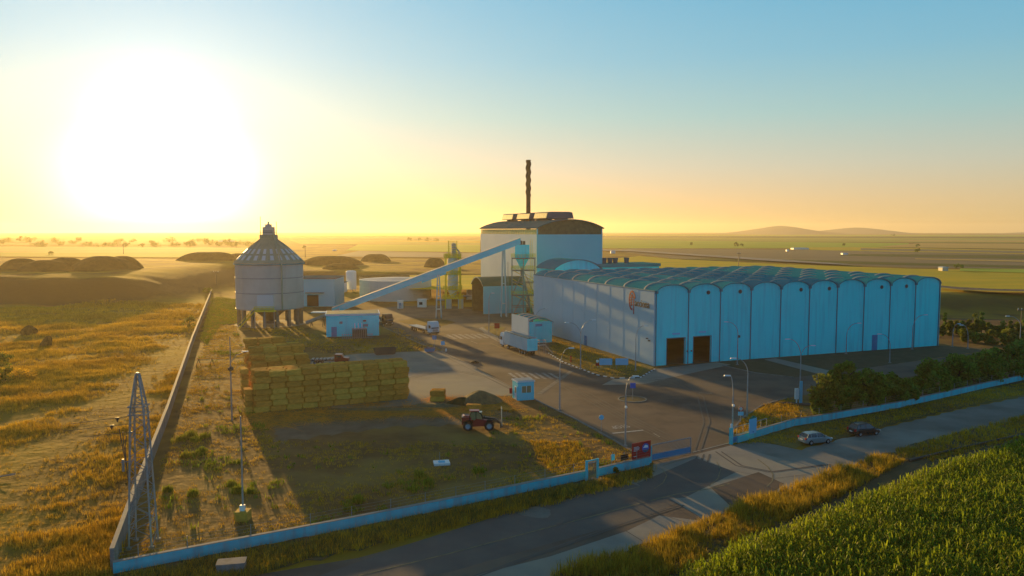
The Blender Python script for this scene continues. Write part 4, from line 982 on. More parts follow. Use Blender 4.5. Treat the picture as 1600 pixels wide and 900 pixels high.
a0, a1 = G(398, 646), G(631, 624.5); SU = (a1-a0).normalized(); SV = Vector((-SU.y, SU.x, 0)); sr = math.atan2(SU.y, SU.x)
LS_ = (a1-a0).length; nx = int(round(LS_/BL)); ny = 4; nz = 7
print('stack', LS_, nx, hgt(400, 645, 577))
NCOL = nx
for k in range(nz):
    for j in range(ny):
        for i_ in range(nx):
            if 0 < j < ny-1 and k < nz-1 and 0 < i_ < nx-1: continue
            if j == ny-1 and k < nz-1 and 0 < i_ < nx-1: continue       # the hidden far side
            if k == nz-1 and i_ == 0 and j == 0: continue
            if i_ == nx-1 and k > 4 and j == 0: pass
            off = .35*((k+j) % 2)-.15
            p = a0+SU*((i_+.5)*BL+off)+SV*((j+.5)*BWD+random.uniform(-.05, .05))
            rowt = ORD[k]+' course up'
            side = ('front face' if j == 0 else 'row %s behind the front' % {1: 'just', 2: 'second', 3: 'third'}[j])
            bale(p.x, p.y, k*BHH, sr, 'long front stack bale, %s, %s from left, %s' % (rowt, ORD[i_], side), 'bales of the long front stack')
# a column of bales that leans out at the right end
for k in range(5):
    p = a1+SU*(.9)+SV*(3.2); bale(p.x, p.y, k*BHH, sr+PI/2, 'right end column bale of the front stack, %s from ground' % ORD[k], 'bales of the right end column')
for k in range(4):
    p = a0-SU*.75+SV*2.0; bale(p.x, p.y, k*BHH, sr+PI/2, 'low column bale left of the front stack, %s from ground' % ORD[k], 'bales of the left end column')
# rear stack, stepped
b0 = G(397, 600); b0 = a0+SV*14.5+SU*1.0
for k in range(9):
    for j in range(5):
        for i_ in range(4):
            top = (7, 7, 8, 8, 9)[j]-(1 if i_ == 0 and j in (0, 3) else 0)-(1 if i_ == 3 and j in (1, 4) else 0)
            if k >= top: continue
            if 0 < i_ < 3 and k < top-2 and j > 0: continue
            if i_ == 3 and j == 4 and k > 5: continue
            p = b0+SU*((i_+.5)*BL+.3*((k+j) % 2))+SV*((j+.5)*(BL+.25)); 
            for q_ in (0, 1):
                if j > 1 and q_ == 1 and i_ in (1, 2) and k < top-1: continue
                p2 = p+SV*(q_*(BWD+.02)-.6)
                bale(p2.x, p2.y, k*BHH, sr, 'rear stepped stack bale, %s course up, %s from left, %s row back' % (ORD[k], ORD[i_], ORD[j*2+q_]), 'bales of the rear stepped stack')
for k in range(4):
    p = b0+SU*(4*BL+1.0)+SV*2.2; bale(p.x, p.y, k*BHH, sr+PI/2, 'straw bale in the short column right of the rear stack, %s from the ground' % ORD[k], 'bales of the short rear column')
for k in range(5):
    p = b0-SU*1.0+SV*1.0; bale(p.x, p.y, k*BHH, sr+PI/2, 'straw bale in the column left of the rear stack, %s from the ground' % ORD[k], 'bales of the left rear column')
# small pile of four, and the lone bale near the loader
p = G(682.5, 628)
for k in range(2):
    for i_ in range(1):
        bale(p.x, p.y+.6, k*BHH, .05, 'weathered bale of the small pile right of the front stack, %s' % ('lower' if k == 0 else 'upper'), 'bales of the small pile')
        bale(p.x+.1, p.y+1.9, k*BHH, .03, 'weathered bale at the back of the small pile, %s' % ('lower' if k == 0 else 'upper'), 'bales of the small pile')
p = G(740, 641.5); o0 = NB[0]; bale(p.x, p.y+.6, 0, -.03, 'pale straw bale alone on the ground behind the red loader', 'single bales')
# loose heaps
def heap(name, label, cat, cx, cy, rx, ry, h, m, rz=0, z=0.0, seed=1, n=28, sharp=1.6, rough=.12):
    r = np.random.default_rng(seed); ph = r.random(8)*6.28; vs = []; fs = []; nr_ = 10
    for i_ in range(nr_+1):
        f = i_/nr_
        for k in range(n):
            a = 2*PI*k/n; w = 1+rough*(math.sin(2*a+ph[0])+.7*math.sin(3*a+ph[1])+.4*math.sin(5*a+ph[2]))
            hh = h*(1-f**sharp)*(1+rough*.8*math.sin(a*2+ph[3]+f*3)*f+rough*.6*math.sin(a*4+ph[4]+f*5)*f)
            vs.append((rx*f*w*math.cos(a), ry*f*w*math.sin(a), hh-(.3 if i_ == nr_ else 0)))
    for i_ in range(nr_):
        for k in range(n): fs.append((i_*n+k, i_*n+(k+1) % n, (i_+1)*n+(k+1) % n, (i_+1)*n+k))
    mb = MB(); mb.add(vs, fs); o = mb.build(name, m, smooth=True); o.location = (cx, cy, z); o.rotation_euler = (0, 0, rz); return tag(o, label, cat)
p = G(748, 634); heap('straw_heap', 'loose dull straw heap behind the lone bale', 'heap', p.x, p.y+2.5, 3.6, 3.0, 2.0, M['strawheap'], seed=3)
p = G(722, 634); heap('straw_heap', 'lower dark straw heap left of the bigger heap', 'heap', p.x, p.y+1.5, 3.0, 1.6, 1.1, M['heap'], seed=5)
p = G(682, 634); heap('straw_heap', 'flat spread of spilt straw before the small bale pile', 'heap', p.x, p.y, 4.2, 1.8, .35, M['strawheap'], seed=6)
p = G(590, 640); heap('straw_heap', 'thin litter of straw along the foot of the front stack', 'heap', p.x, p.y, 8, 1.3, .28, M['strawheap'], seed=8)
for px, py, wpx, hpx, zz, lab, sd in (
    (20, 422, 60, 22, 9.5, 'rounded dark heap cut by the left edge of the view', 1), (58, 424, 66, 21, 9.5, 'dark heap second from the left edge', 2), (92, 421, 60, 22, 9.5, 'dark heap third from the left edge', 4),
    (145, 423, 92, 27, 9.5, 'largest dark heap above the left slope', 7), (182, 420, 52, 24, 9.5, 'dark heap at the right end of the left group', 9)):
    q = D(px, py, 28.0) if False else G(px, py, zz); s = q.y/F; heap('earth_heap', lab, 'heap', q.x, q.y+wpx*s*.35, wpx*s*.66, wpx*s*.5, hpx*s*.85, M['heap'], z=zz-.3, seed=sd, sharp=2.4, rough=.07)
for px, py, wpx, hpx, lab, sd, ry in (
    (316, 419, 112, 25, 'long flat topped dark heap left of the silo', 11, .28), (366, 417, 60, 21, 'dark heap half hidden by the silo', 12, .5), (512, 415, 100, 15, 'long low dark heap right of the silo', 13, .3), (583, 409, 48, 12, 'pointed dark heap beyond the upright tank', 14, .5), (528, 421, 60, 9, 'low brown bank before the long heap', 16, .3), (678, 418, 36, 15, 'small round dark heap left of the yellow railed tower', 15, .5)):
    q = G(px, py, 5); s = q.y/F; heap('earth_heap', lab, 'heap', q.x, q.y+wpx*s*ry, wpx*s*.54, wpx*s*ry, hpx*s, M['heap'], z=4.7, seed=sd, sharp=3.4, rough=.05, n=40)
# stones on the field
def rock(px, py, w, h, label, seed, m):
    p = G(px, py); bm = bmesh.new(); bmesh.ops.create_icosphere(bm, subdivisions=3, radius=1); r = np.random.default_rng(seed); ph = r.random((6, 3))*6
    for v in bm.verts:
        c = v.co; q = 1+sum(.1*math.sin(c.dot(Vector(ph[k]-3))*1.4+k) for k in range(6)); v.co = Vector((round(c.x*q*2.5)/2.5*.5+c.x*q*.5, c.y*q, max(-.3, c.z*q)))
        v.co = Vector((v.co.x*w/2, v.co.y*w*.38, v.co.z*h))
    me = bpy.data.meshes.new('boulder'); bm.to_mesh(me); bm.free(); me.materials.append(m); o = bpy.data.objects.new('boulder', me); COL.objects.link(o); o.location = (p.x, p.y+w*.3, 0); tag(o, label, 'boulder')
rock(42, 523, 4.0, 2.1, 'pointed dark boulder, the upper of two on the golden field', 1, M['heap']); rock(70, 540, 3.0, 2.0, 'blocky dark boulder, the lower of two on the golden field', 2, M['heap'])
q = G(5, 748); t = thing('scrap_frame', 'bent metal frame lying in the field at the left edge', 'scrap', (q.x, q.y, .1)); mb = MB(); mb.tube([(-1, 0, .1), (.9, .7, .15), (1.3, .1, .5)], .05, 4); mb.tube([(-1, -.5, .1), (1.2, .1, .45)], .05, 4); mb.build('bars', M['galv'], t)
# mountains on the horizon
def mountain(label, pts, dist, seed):
    r = np.random.default_rng(seed); P = [D(a, b, dist) for a, b in pts]; xs = np.array([p.x for p in P]); zs = np.array([p.z for p in P])
    X = np.linspace(xs[0], xs[-1], 90); Z = np.interp(X, xs, zs); Z = np.convolve(np.pad(Z, 3, 'edge'), np.ones(7)/7, 'valid'); vs = []; fs = []
    rows = np.linspace(-1, 1, 21)
    for i_, f in enumerate(rows):
        for k, x in enumerate(X): vs.append((x, dist+f*700, 0+max(0, Z[k]-0)*(1-abs(f)**1.6)*(1+.10*math.sin(x*.012+f*4+seed)*abs(f))-2))
    n = len(X)
    for i_ in range(20):
        for k in range(n-1): fs.append((i_*n+k, i_*n+k+1, (i_+1)*n+k+1, (i_+1)*n+k))
    mb = MB(); mb.add(vs, fs); o = mb.build('hill', M['hill'], smooth=True); o['kind'] = 'structure'
M['hill'] = mat('hill_side', (.22, .21, .15), .95, (.15, .16, .11), .003)
mountain('', [(1060,368),(1130,365),(1165,361),(1200,355),(1219,351.5),(1240,356),(1262,360),(1280,361)], 5200, 1)
mountain('', [(1262,364),(1290,360),(1318,357),(1340,354.5),(1362,358),(1390,364),(1430,367),(1500,369)], 5600, 2)
mountain('', [(1500,371),(1560,368),(1590,365),(1640,361),(1760,366)], 5400, 3)
mountain('', [(930,370),(1000,366),(1030,364.5),(1060,367),(1130,370)], 6200, 4)

# ---------------------------------------------------------------- vegetation
def blade(h, w, lean, a, base=(0, 0)):
    d = np.array([math.cos(a), math.sin(a)]); s = np.array([-d[1], d[0]]); P = []
    for f, ww in ((0, w), (.55, w*.8), (1, w*.15)):
        c = np.array(base)+d*lean*f*f; z = h*f*(1-.12*f*lean)
        P += [(*(c-s*ww/2), z), (*(c+s*ww/2), z)]
    return P, [(0, 1, 3, 2), (2, 3, 5, 4)]
def tuft(n, h, w, spread, lean, seed):
    r = random.Random(seed); VV = []; QQ = []
    for k in range(n):
        a = r.uniform(0, 2*PI); P, Q = blade(h*r.uniform(.55, 1.1), w*r.uniform(.7, 1.3), lean*r.uniform(.3, 1.2), a, (r.gauss(0, spread), r.gauss(0, spread))); o = len(VV); VV += P; QQ += [tuple(i_+o for i_ in q) for q in Q]
    return np.array(VV, float), np.array(QQ)
def cornplant(seed):
    r = random.Random(seed); VV = []; QQ = []; H = 2.4; a0 = r.uniform(0, PI)
    def addq(P, Q): o = len(VV); VV.extend(P); QQ.extend([tuple(i_+o for i_ in q) for q in Q])
    addq([(-.03, 0, 0), (.03, 0, 0), (-.02, 0, H*.9), (.02, 0, H*.9)], [(0, 1, 3, 2)])
    for k in range(10):
        a = a0+PI*(k % 2)+r.gauss(0, .5); zb_ = .5+k*.19; ln = r.uniform(.28, .5); up = r.uniform(.55, .85); d = (math.cos(a), math.sin(a)); s = (-d[1], d[0]); P = []
        for f, w in ((0, .06), (.35, .09), (.7, .08), (1, .02)):
            x = ln*f; z = zb_+up*math.sin(f*1.9)-.15*f*f; P += [(d[0]*x-s[0]*w/2, d[1]*x-s[1]*w/2, z), (d[0]*x+s[0]*w/2, d[1]*x+s[1]*w/2, z+.03)]
        addq(P, [(0, 1, 3, 2), (2, 3, 5, 4), (4, 5, 7, 6)])
    for k in range(3):
        P, Q = blade(.45, .035, .12, r.uniform(0, 6.28)); addq([(x, y, z+H*.88) for x, y, z in P], Q)
    return np.array(VV, float), np.array(QQ)
def zpos(P, zfun=None):
    z = terrain(P[:, 0], P[:, 1]) if zfun is None else np.zeros(len(P)); return np.column_stack([P, z])
# maize
cp_ = P_([(1030,960),(1075,930),(1180,874),(1325,815),(1445,766),(1560,724),(1660,692),(1760,716),(1760,960),(1030,1060)])
rows_d = (cp_[5]-cp_[2]).normalized(); ra = math.atan2(rows_d.y, rows_d.x)
pts = []
A_ = np.array([(p.x, p.y) for p in cp_]); cen = A_.mean(0); ext_ = 110
for k in range(-150, 150):
    xs = np.arange(-ext_, ext_, .21); xs = xs+rng.normal(0, .06, len(xs)); ys = np.full(len(xs), k*.72)+rng.normal(0, .07, len(xs))
    pts.append(np.column_stack([cen[0]+xs*math.cos(ra)-ys*math.sin(ra), cen[1]+xs*math.sin(ra)+ys*math.cos(ra)]))
Pc = np.concatenate(pts); Pc = Pc[inpoly(Pc, cp_)]; Pc = Pc[(Pc[:, 1] > 30)]
print('maize', len(Pc))
hv = .92+.04*noise2(Pc, 9, 5)+rng.normal(0, .07, len(Pc))
o = scatter('maize_crop', [cornplant(k) for k in range(7)], np.column_stack([Pc, np.zeros(len(Pc))]), hv, M['corn']); tag(o, 'dense green maize filling the near right corner', kind='stuff')
# golden reeds and grass along the ditch
rp = P_([(850,902),(960,868),(1060,832),(1150,796),(1230,762),(1290,745),(1345,722),(1420,700),(1440,708),(1330,768),(1180,838),(1080,886),(1020,915)])
Pr = sample_poly(rp, 8.0); tall = .95+.28*noise2(Pr, 9, 2)+rng.normal(0, .2, len(Pr))
o = scatter('roadside_reed', [tuft(12, .85, .045, .13, .4, k) for k in range(6)], np.column_stack([Pr, np.zeros(len(Pr))]), np.clip(tall, .4, 1.7), M['reed']); tag(o, 'golden reeds along the ditch between the road and the maize', kind='stuff')
rp2 = P_([(1400,704),(1470,684),(1600,650),(1680,640),(1680,668),(1600,684),(1460,722),(1430,716)])
Pr = sample_poly(rp2, 6.0)
o = scatter('roadside_grass', [tuft(9, .5, .04, .12, .25, k+20) for k in range(5)], np.column_stack([Pr, np.zeros(len(Pr))]), rng.uniform(.6, 1.3, len(Pr)), M['grass']); tag(o, 'low dry grass beside the gravel road', kind='stuff')
# a dark culvert pipe/stones along the ditch
t = thing('ditch_pipe', 'dark pipe lying in the ditch between reeds and maize', 'pipe', (0, 0, 0)); mb = MB(); mb.tube([G(1420,722)+Vector((0,0,.2)), G(1500,702)+Vector((0,0,.2)), G(1640,672)+Vector((0,0,.2))], .16, 8); mb.build('pipe_run', M['darksteel'], t)
# golden field left of the block wall
wl = [(p[0], p[1]) for p in wallL]
fp = [G(170, 905), G(210, 782), G(258, 655), G(296, 540), G(322, 476), G(180, 476), G(-80, 484), G(-80, 905)]
Pf = sample_poly(fp, 11.0); dist = Pf[:, 1]; nzv = noise2(Pf, 16, 1)*.7+noise2(Pf, 5, 4)*.5
ta, tb = np.array(G(-30, 800).to_2d()), np.array(G(300, 530).to_2d()); td = (tb-ta)/np.linalg.norm(tb-ta); off_ = (Pf-ta)@np.array([-td[1], td[0]])+2.5*np.sin(Pf[:, 1]*.12)
nzv = nzv-2.6*np.exp(-(off_/5.5)**2)-.9*np.exp(-((off_+16)/2.5)**2)
keep = (rng.random(len(Pf)) < np.clip(85/dist, .12, 1.0)**1.3*np.clip(.60+.34*nzv, .12, 1)); Pf = Pf[keep]; nzv = nzv[keep]
print('field tufts', len(Pf))
o = scatter('dry_field_grass', [tuft(11, .62, .05, .22, .3, k+40) for k in range(7)], zpos(Pf), np.clip(.66+.26*nzv+rng.normal(0, .16, len(Pf))+Pf[:, 1]/500, .22, 1.7), M['grass']); tag(o, 'dry golden grass covering the field left of the wall', kind='stuff')
# inside the plot: short weeds, green spots
ip = P_([(186,880),(330,850),(500,820),(780,764),(925,735),(1010,712),(960,690),(890,655),(845,636),(800,640),(760,690),(600,690),(430,690),(395,640),(385,560),(365,500),(345,470),(338,470),(318,540),(278,660),(232,785)])
Pi = sample_poly(ip, 9.0); nv = noise2(Pi, 12, 3)*.8+noise2(Pi, 3.5, 6)*.6
gx = Pi[(rng.random(len(Pi)) < np.clip(.30+.30*nv, .05, .9))]
o = scatter('plot_grass', [tuft(8, .24, .035, .16, .16, k+60) for k in range(5)], np.column_stack([gx, np.zeros(len(gx))]), rng.uniform(.5, 1.3, len(gx)), M['grass']); tag(o, 'short patchy dry grass inside the plot', kind='stuff')
nv2 = noise2(Pi, 14, 8)+.5*noise2(Pi, 4, 10)
gw = Pi[(rng.random(len(Pi)) < np.clip(-.5+.32*nv2, .006, .15))]
o = scatter('green_weeds', [tuft(12, .42, .09, .2, .3, k+80) for k in range(5)], np.column_stack([gw, np.zeros(len(gw))]), rng.uniform(.5, 1.5, len(gw)), M['weed']); tag(o, 'scattered green weeds inside the plot', kind='stuff')
sp_ = P_([(385,650),(398,646),(631,626),(700,620),(800,620),(800,640),(760,655),(640,648),(440,668),(392,668)])
Ps = sample_poly(sp_, 5.0); Ps = Ps[rng.random(len(Ps)) < np.clip(.35+.4*noise2(Ps, 5, 2), .03, .9)]
o = scatter('loose_straw', [tuft(10, .10, .05, .25, 3.5, k+400) for k in range(4)], np.column_stack([Ps, np.full(len(Ps), .02)]), rng.uniform(.5, 1.3, len(Ps)), M['bale']); tag(o, 'loose straw littering the ground before the bales', kind='stuff')
# brighter grass by the gate, verge weeds by the low wall
for nm, poly, dn, tp, mm, lab, s0 in (
    ('plot_weeds', [(333,464),(372,468),(374,506),(345,508),(322,540),(312,530)], 3.0, tuft(11, .45, .08, .25, .3, 31), 'weed', 'green weeds between the block wall and the silo', 11),
    ('plot_grass', [(830,690),(900,690),(925,715),(925,738),(870,744),(840,715)], 9, tuft(10, .32, .05, .15, .25, 5), 'grass', 'bright golden grass inside the wall near the pedestrian gate', 1),
    ('verge_weeds', [(176,905),(500,842),(920,755),(1018,732),(1018,744),(900,775),(640,838),(470,878),(380,905)], 10, tuft(10, .55, .06, .2, .3, 6), 'olive_weed', 'dry weeds between the low wall and the road', 2),
    ('verge_grass', [(176,905),(500,842),(920,755),(1018,732),(1018,748),(900,780),(640,842),(470,878),(380,905)], 8, tuft(10, .65, .045, .2, .35, 7), 'grass', 'tall dry grass between the low wall and the road', 3),
    ('verge_grass', [(1148,694),(1260,668),(1480,622),(1640,592),(1640,610),(1500,636),(1400,660),(1300,683),(1240,694),(1180,694)], 4, tuft(9, .35, .04, .2, .25, 8), 'grass', 'dry grass strip between the right wall and the parked cars', 4),
    ('island_grass', [(860,549),(862,530),(905,541),(1010,574),(995,586),(960,588),(932,582),(900,570)], 2.5, tuft(9, .32, .05, .2, .2, 9), 'grass', 'grass on the strip before the side wall', 5),
    ('gate_grass', [(1148,676),(1160,655),(1195,634),(1235,624),(1262,655),(1200,672),(1150,688)], 6, tuft(9, .4, .05, .2, .25, 10), 'grass', 'dry grass inside the wall right of the gate', 6),
    ('plot_grass', [(380,512),(340,480),(470,512),(500,530),(600,530),(620,512),(690,548),(560,552),(500,552),(470,540)], 1.2, tuft(9, .3, .06, .3, .2, 11), 'grass', 'thin grass around the silo and the transformer', 7)):
    Pp = sample_poly(P_(poly), dn); o = scatter(nm, [tp, tuft(9, tp[0][:, 2].max()*.9, .05, .2, .3, s0+200)], np.column_stack([Pp, np.zeros(len(Pp))]), rng.uniform(.45, 1.35, len(Pp)), M[mm]); tag(o, lab, kind='stuff')

def tree(name, label, p, h, r_, seed, m='leaf', trunk_h=.25, group=None, nl=2600, ls=.34, shape=1.0, low=.12, ncl=34):
    g = np.random.default_rng(seed); t = thing(name, label, 'tree' if 'shrub' not in name else 'shrub', (p.x, p.y, p.z), 0, group)
    mb = MB(); tr = max(.08, h*.022); mb.tube([(0, 0, -.2), (.1, .05, h*.35), (.15, -.1, h*.7)], tr, 7, tr*.4)
    for k in range(6):
        a = k*1.1+seed; z0 = h*(.18+.08*k); mb.tube([(.05, 0, z0), (r_*.45*math.cos(a), r_*.45*math.sin(a), z0+h*.16), (r_*.75*math.cos(a), r_*.75*math.sin(a), z0+h*.26)], tr*.45, 5, tr*.12)
    mb.build('trunk', M['bark'], t)
    # leaf clumps spread through the crown's volume
    cl = []
    while len(cl) < ncl:
        q = g.uniform(-1, 1, 3)
        if (q**2).sum() > 1 or (q**2).sum() < .12: continue
        zf = (q[2]+1)/2; w = (1-(abs(2*zf-.8)**2.2)*.35) if shape == 1 else (1.02-zf)**.8
        cl.append((q[0]*r_*w*.82, q[1]*r_*w*.82, h*(low+(1-low)*zf*.93), r_*g.uniform(.2, .42)))
    cl = np.array(cl); idx = g.integers(0, len(cl), nl); d = g.normal(0, 1, (nl, 3)); d /= np.linalg.norm(d, axis=1)[:, None]; d *= (g.random(nl)**.4)[:, None]
    c = cl[idx, :3]+d*cl[idx, 3:4]*np.array([1, 1, .8]); a = g.normal(0, 1, (nl, 3)); a /= np.linalg.norm(a, axis=1)[:, None]; b = np.cross(a, g.normal(0, 1, (nl, 3))); b /= np.linalg.norm(b, axis=1)[:, None]
    s = (ls*g.uniform(.6, 1.3, nl))[:, None]; c[:, 2] = np.maximum(c[:, 2], .15)
    Vv = np.stack([c-a*s, c-b*s*.6, c+a*s, c+b*s*.6], 1).reshape(-1, 3); o = bulk('crown', Vv, np.arange(nl*4).reshape(-1, 4), M[m]); o.parent = t
    return t
def tpx(px, pyb, pyt, wpx, z=0.0):
    p = G(px, pyb, z); return p, hgt(px, pyb, pyt, z), wpx/2*p.y/F/1.0
for px, pyb, pyt, wpx, lab, m_, nl in (
    (1287, 651, 583, 62, 'broad round tree with yellow lit left side, left end of the clump', 'leafy', 4200), (1319, 640, 561, 56, 'tallest dense green tree of the clump behind the right wall', 'leaf', 5200),
    (1356, 640, 572, 64, 'rounded dark tree just right of the tallest tree', 'leaf', 4200), (1388, 632, 580, 56, 'fourth tree of the clump along the right wall', 'leaf', 3600), (1415, 630, 592, 40, 'small low tree at the right end of the clump', 'leaf', 2200),
    (1455, 617, 563, 62, 'dark tree first after the gap in the row', 'leaf', 3600), (1497, 606, 552, 64, 'dark tree second after the gap in the row', 'leaf', 3600), (1538, 598, 545, 64, 'dark tree third after the gap in the row', 'leaf', 3600),
    (1578, 590, 532, 70, 'dark tree fourth after the gap, near the right edge', 'leaf', 3800), (1615, 584, 520, 74, 'dark tree cut by the right edge', 'leaf', 3800), (1515, 590, 560, 60, 'low bushy tree behind the row near the right edge', 'leaf', 2600)):
    p, h, r_ = tpx(px, pyb, pyt, wpx); tree('broadleaf_tree', lab, p, h, r_*1.05, px, m_, nl=nl, ls=.30, low=.05, group=None)
rs = random.Random(5)
for k, (px, pyb, pyt, wpx) in enumerate(((1476,522,486,14),(1484,524,497,16),(1494,522,500,12),(1503,526,498,18),(1513,524,494,14),(1522,527,489,20),(1533,525,487,18),(1545,528,498,18),(1556,527,503,20),(1567,529,501,20),(1578,528,500,18),(1589,531,503,22),(1601,530,500,24),(1470,528,505,14),(1510,534,512,22),(1528,536,515,24),(1550,538,514,26),(1575,540,512,30))):
    p, h, r_ = tpx(px, pyb, pyt, wpx); tree('conifer_shrub', 'yellow green bush %s from the left in the row right of the warehouse' % (ORD+['thirteenth','fourteenth','fifteenth','sixteenth','seventeenth','eighteenth'])[k], p, h, r_*1.15, 500+k, 'leafy' if k % 3 else 'leaf', nl=900, ls=.34, shape=2 if k < 13 else 1, low=.02, ncl=16, group='bushes right of the warehouse')
# bushes by the block wall and on the field
for k, (px, pyb, pyt, wpx, m_, lab) in enumerate(((324,462,446,18,'leafy','bush at the far end of the block wall'), (296,512,492,24,'leafy','bush on the field side of the block wall'), (700,498+302-60,498,0,'leaf',''), (600,802,792,14,'weed','small round green bush inside the low wall'), (1012-0,752,742,0,'leaf',''), (960,738,726,14,'leaf','dark bush outside the short wall by the pedestrian gate'), (8,600,570,40,'leafy','pale bush at the left edge of the field'), (30,592,576,50,'grass','grey green bush on the field near the left edge'), (6,566,552,30,'leaf','dark bush at the left edge behind the pale one'), (1310-0,640,632,0,'leaf',''))):
    if not wpx: continue
    p, h, r_ = tpx(px, pyb, pyt, wpx); tree('shrub', lab, p, h, r_, 700+k, m_, nl=700, ls=.2, low=.02, ncl=14)
# green bushes on the plot
for k, (px, py, w) in enumerate(((284,688,20),(296,682,22),(306,690,14),(318,684,18),(306,712,14),(316,706,12),(262,768,12),(302,775,12),(372,770,10),(392,770,12),(655,745,18),(668,757,14),(560,785,14),(545,798,12),(748,738,18),(362,760,10),(290,715,10))):
    p = G(px, py); r_ = w/2*p.y/F
    Pp = np.column_stack([rng.normal(p.x, r_*.5, 26), rng.normal(p.y, r_*.5, 26), np.zeros(26)]); 
    o = scatter('weed_clump', [tuft(12, .7, .09, .15, .3, k+300)], Pp, rng.uniform(.6, 1.2, 26), M['weed']); tag(o, 'knee high green weed clumps inside the plot', kind='stuff')
# trees far off on the plain
far_t = [(px+rs.uniform(-6, 6), 382+rs.uniform(-5, 4), rs.uniform(5, 10), rs.uniform(10, 22)) for px in range(-20, 400, 10)]+[(475,388,6,5),(640,376,6,10),(655,376,5,10),(668,377,6,12),(682,377,5,10),(1150,385,7,9),(1160,385,5,8),(1080,383,6,7),(1434,395,9,8),(1495,419,7,10),(1502,420,7,9),(1434,386,5,6),(1318,384,5,5),(1395,369,4,8),(80,399,7,9)]
for k, (px, pyb, hp, wp) in enumerate(far_t):
    p = G(px, pyb, 5.0); s = p.y/F
    side = 'left horizon' if px < 400 else ('middle plain' if px < 800 else 'right plain')
    tree('distant_tree', 'small hazy tree on the %s, number %s from the left' % (side, k) if False else 'hazy round tree far off on the %s' % side, p, hp*s, wp*s/2*1.15, 900+k, 'leaf', nl=420, ls=.17*hp*s/2, low=.02, ncl=10, group='far trees on the %s' % side)
# ---------------------------------------------------------------- lamp posts
def arm_pts(L_, rise, s, z0):
    return [(0, 0, z0)]+[(s*L_*math.sin(a*PI/2/6)**1.0*1.0 if False else s*L_*(1-math.cos(a/6*PI/2)), 0, z0+rise*math.sin(a/6*PI/2)) for a in range(1, 7)]
def lamp(px, pyb, pyt, arms, label, extra=None, z=0.0):
    p = G(px, pyb, z); H = hgt(px, pyb, pyt, z); t = thing('lamp_post', label, 'lamp post', p, 0, 'lamp posts of the plant')
    rise = 1.6; z0 = H-rise; mb = MB(); mb.tube([(0, 0, 0), (0, 0, z0)], .13, 8, .08); mb.build('pole', M['galv'], t, smooth=True)
    mb = MB(); mb.bbox(0, 0, .06, .5, .5, .12); mb.build('base_block', M['coping'], t)
    for (pxe, pye) in arms:
        e = D(pxe, pye, p.y); dx = e.x-p.x; rz_ = e.z-z0; pts = [(dx*(1-math.cos(a/7*PI/2)), 0, z0+rz_*math.sin(a/7*PI/2)) for a in range(8)]
        mb = MB(); mb.tube(pts, .07, 6, .05); am = mb.build('arm', M['galv'], t, smooth=True)
        s = 1 if dx > 0 else -1; mb = MB(); x, z1 = dx, z0+rz_
        mb.add([(x-.05*s, -.14, z1-.06), (x+.85*s, -.17, z1-.05), (x+.85*s, .17, z1-.05), (x-.05*s, .14, z1-.06), (x-.05*s, -.10, z1+.10), (x+.75*s, -.10, z1+.10), (x+.75*s, .10, z1+.10), (x-.05*s, .10, z1+.10)], [(0,3,2,1),(4,5,6,7),(0,1,5,4),(1,2,6,5),(2,3,7,6),(3,0,4,7)])
        mb.build('lamp_head', M['white'], t)
    if extra == 'box':
        mb = MB(); mb.bbox(.25, 0, H*.74, .4, .3, .5); mb.build('control_box', M['darksteel'], t)
    if extra == 'camera':
        mb = MB(); mb.bbox(.0, -.25, H*.62, .25, .5, .25); mb.build('camera', M['bright'], t)
    return t
lamp(874.5, 640, 562, [(889, 544)], 'single arm lamp post at the left road edge in front of the office booth')
lamp(977, 697, 597, [(989, 588)], 'tall single arm lamp post beside the stop line, blue sign behind it', 'camera')
lamp(907, 577, 512, [(889, 504), (925, 500)], 'double arm lamp post on the grass before the side wall')
lamp(993, 579, 517, [(1006, 509)], 'single arm lamp post near the front corner of the warehouse')
lamp(835, 521, 494, [(852, 482)], 'lamp post behind the small ribbed shelter')
lamp(1152, 570, 510, [(1137.5, 503)], 'lamp post with dark box standing before the third bay of the facade', 'box')
lamp(1250, 606, 545, [(1234, 530), (1267, 540)], 'double arm lamp post before the fifth bay, left of the trees')
lamp(1322, 553, 513, [(1340, 505)], 'lamp post before the seventh bay, arm to the right')
lamp(1390, 567, 530, [(1377, 522)], 'lamp post before the ninth bay, arm to the left')
lamp(1425, 546, 502, [(1444, 492)], 'lamp post before the last bay, arm to the right')
lamp(1144, 684, 601, [(1141, 587)], 'lamp post right beside the right gate pillar', 'camera')
lamp(1167, 652, 567, [(1150, 560)], 'lamp post at the right road kerb just inside the gate')
lamp(1488, 542, 512, [(1496, 506)], 'lamp post beyond the right end of the warehouse')
lamp(1512, 545, 520, [(1505, 508)], 'second lamp post beyond the right end of the warehouse')
lamp(1593, 548, 500, [(1577, 494)], 'lamp post near the right edge of the view among bushes')
lamp(764, 520, 462, [(768, 458)], 'thin lamp post on the small island behind the straw lorry')
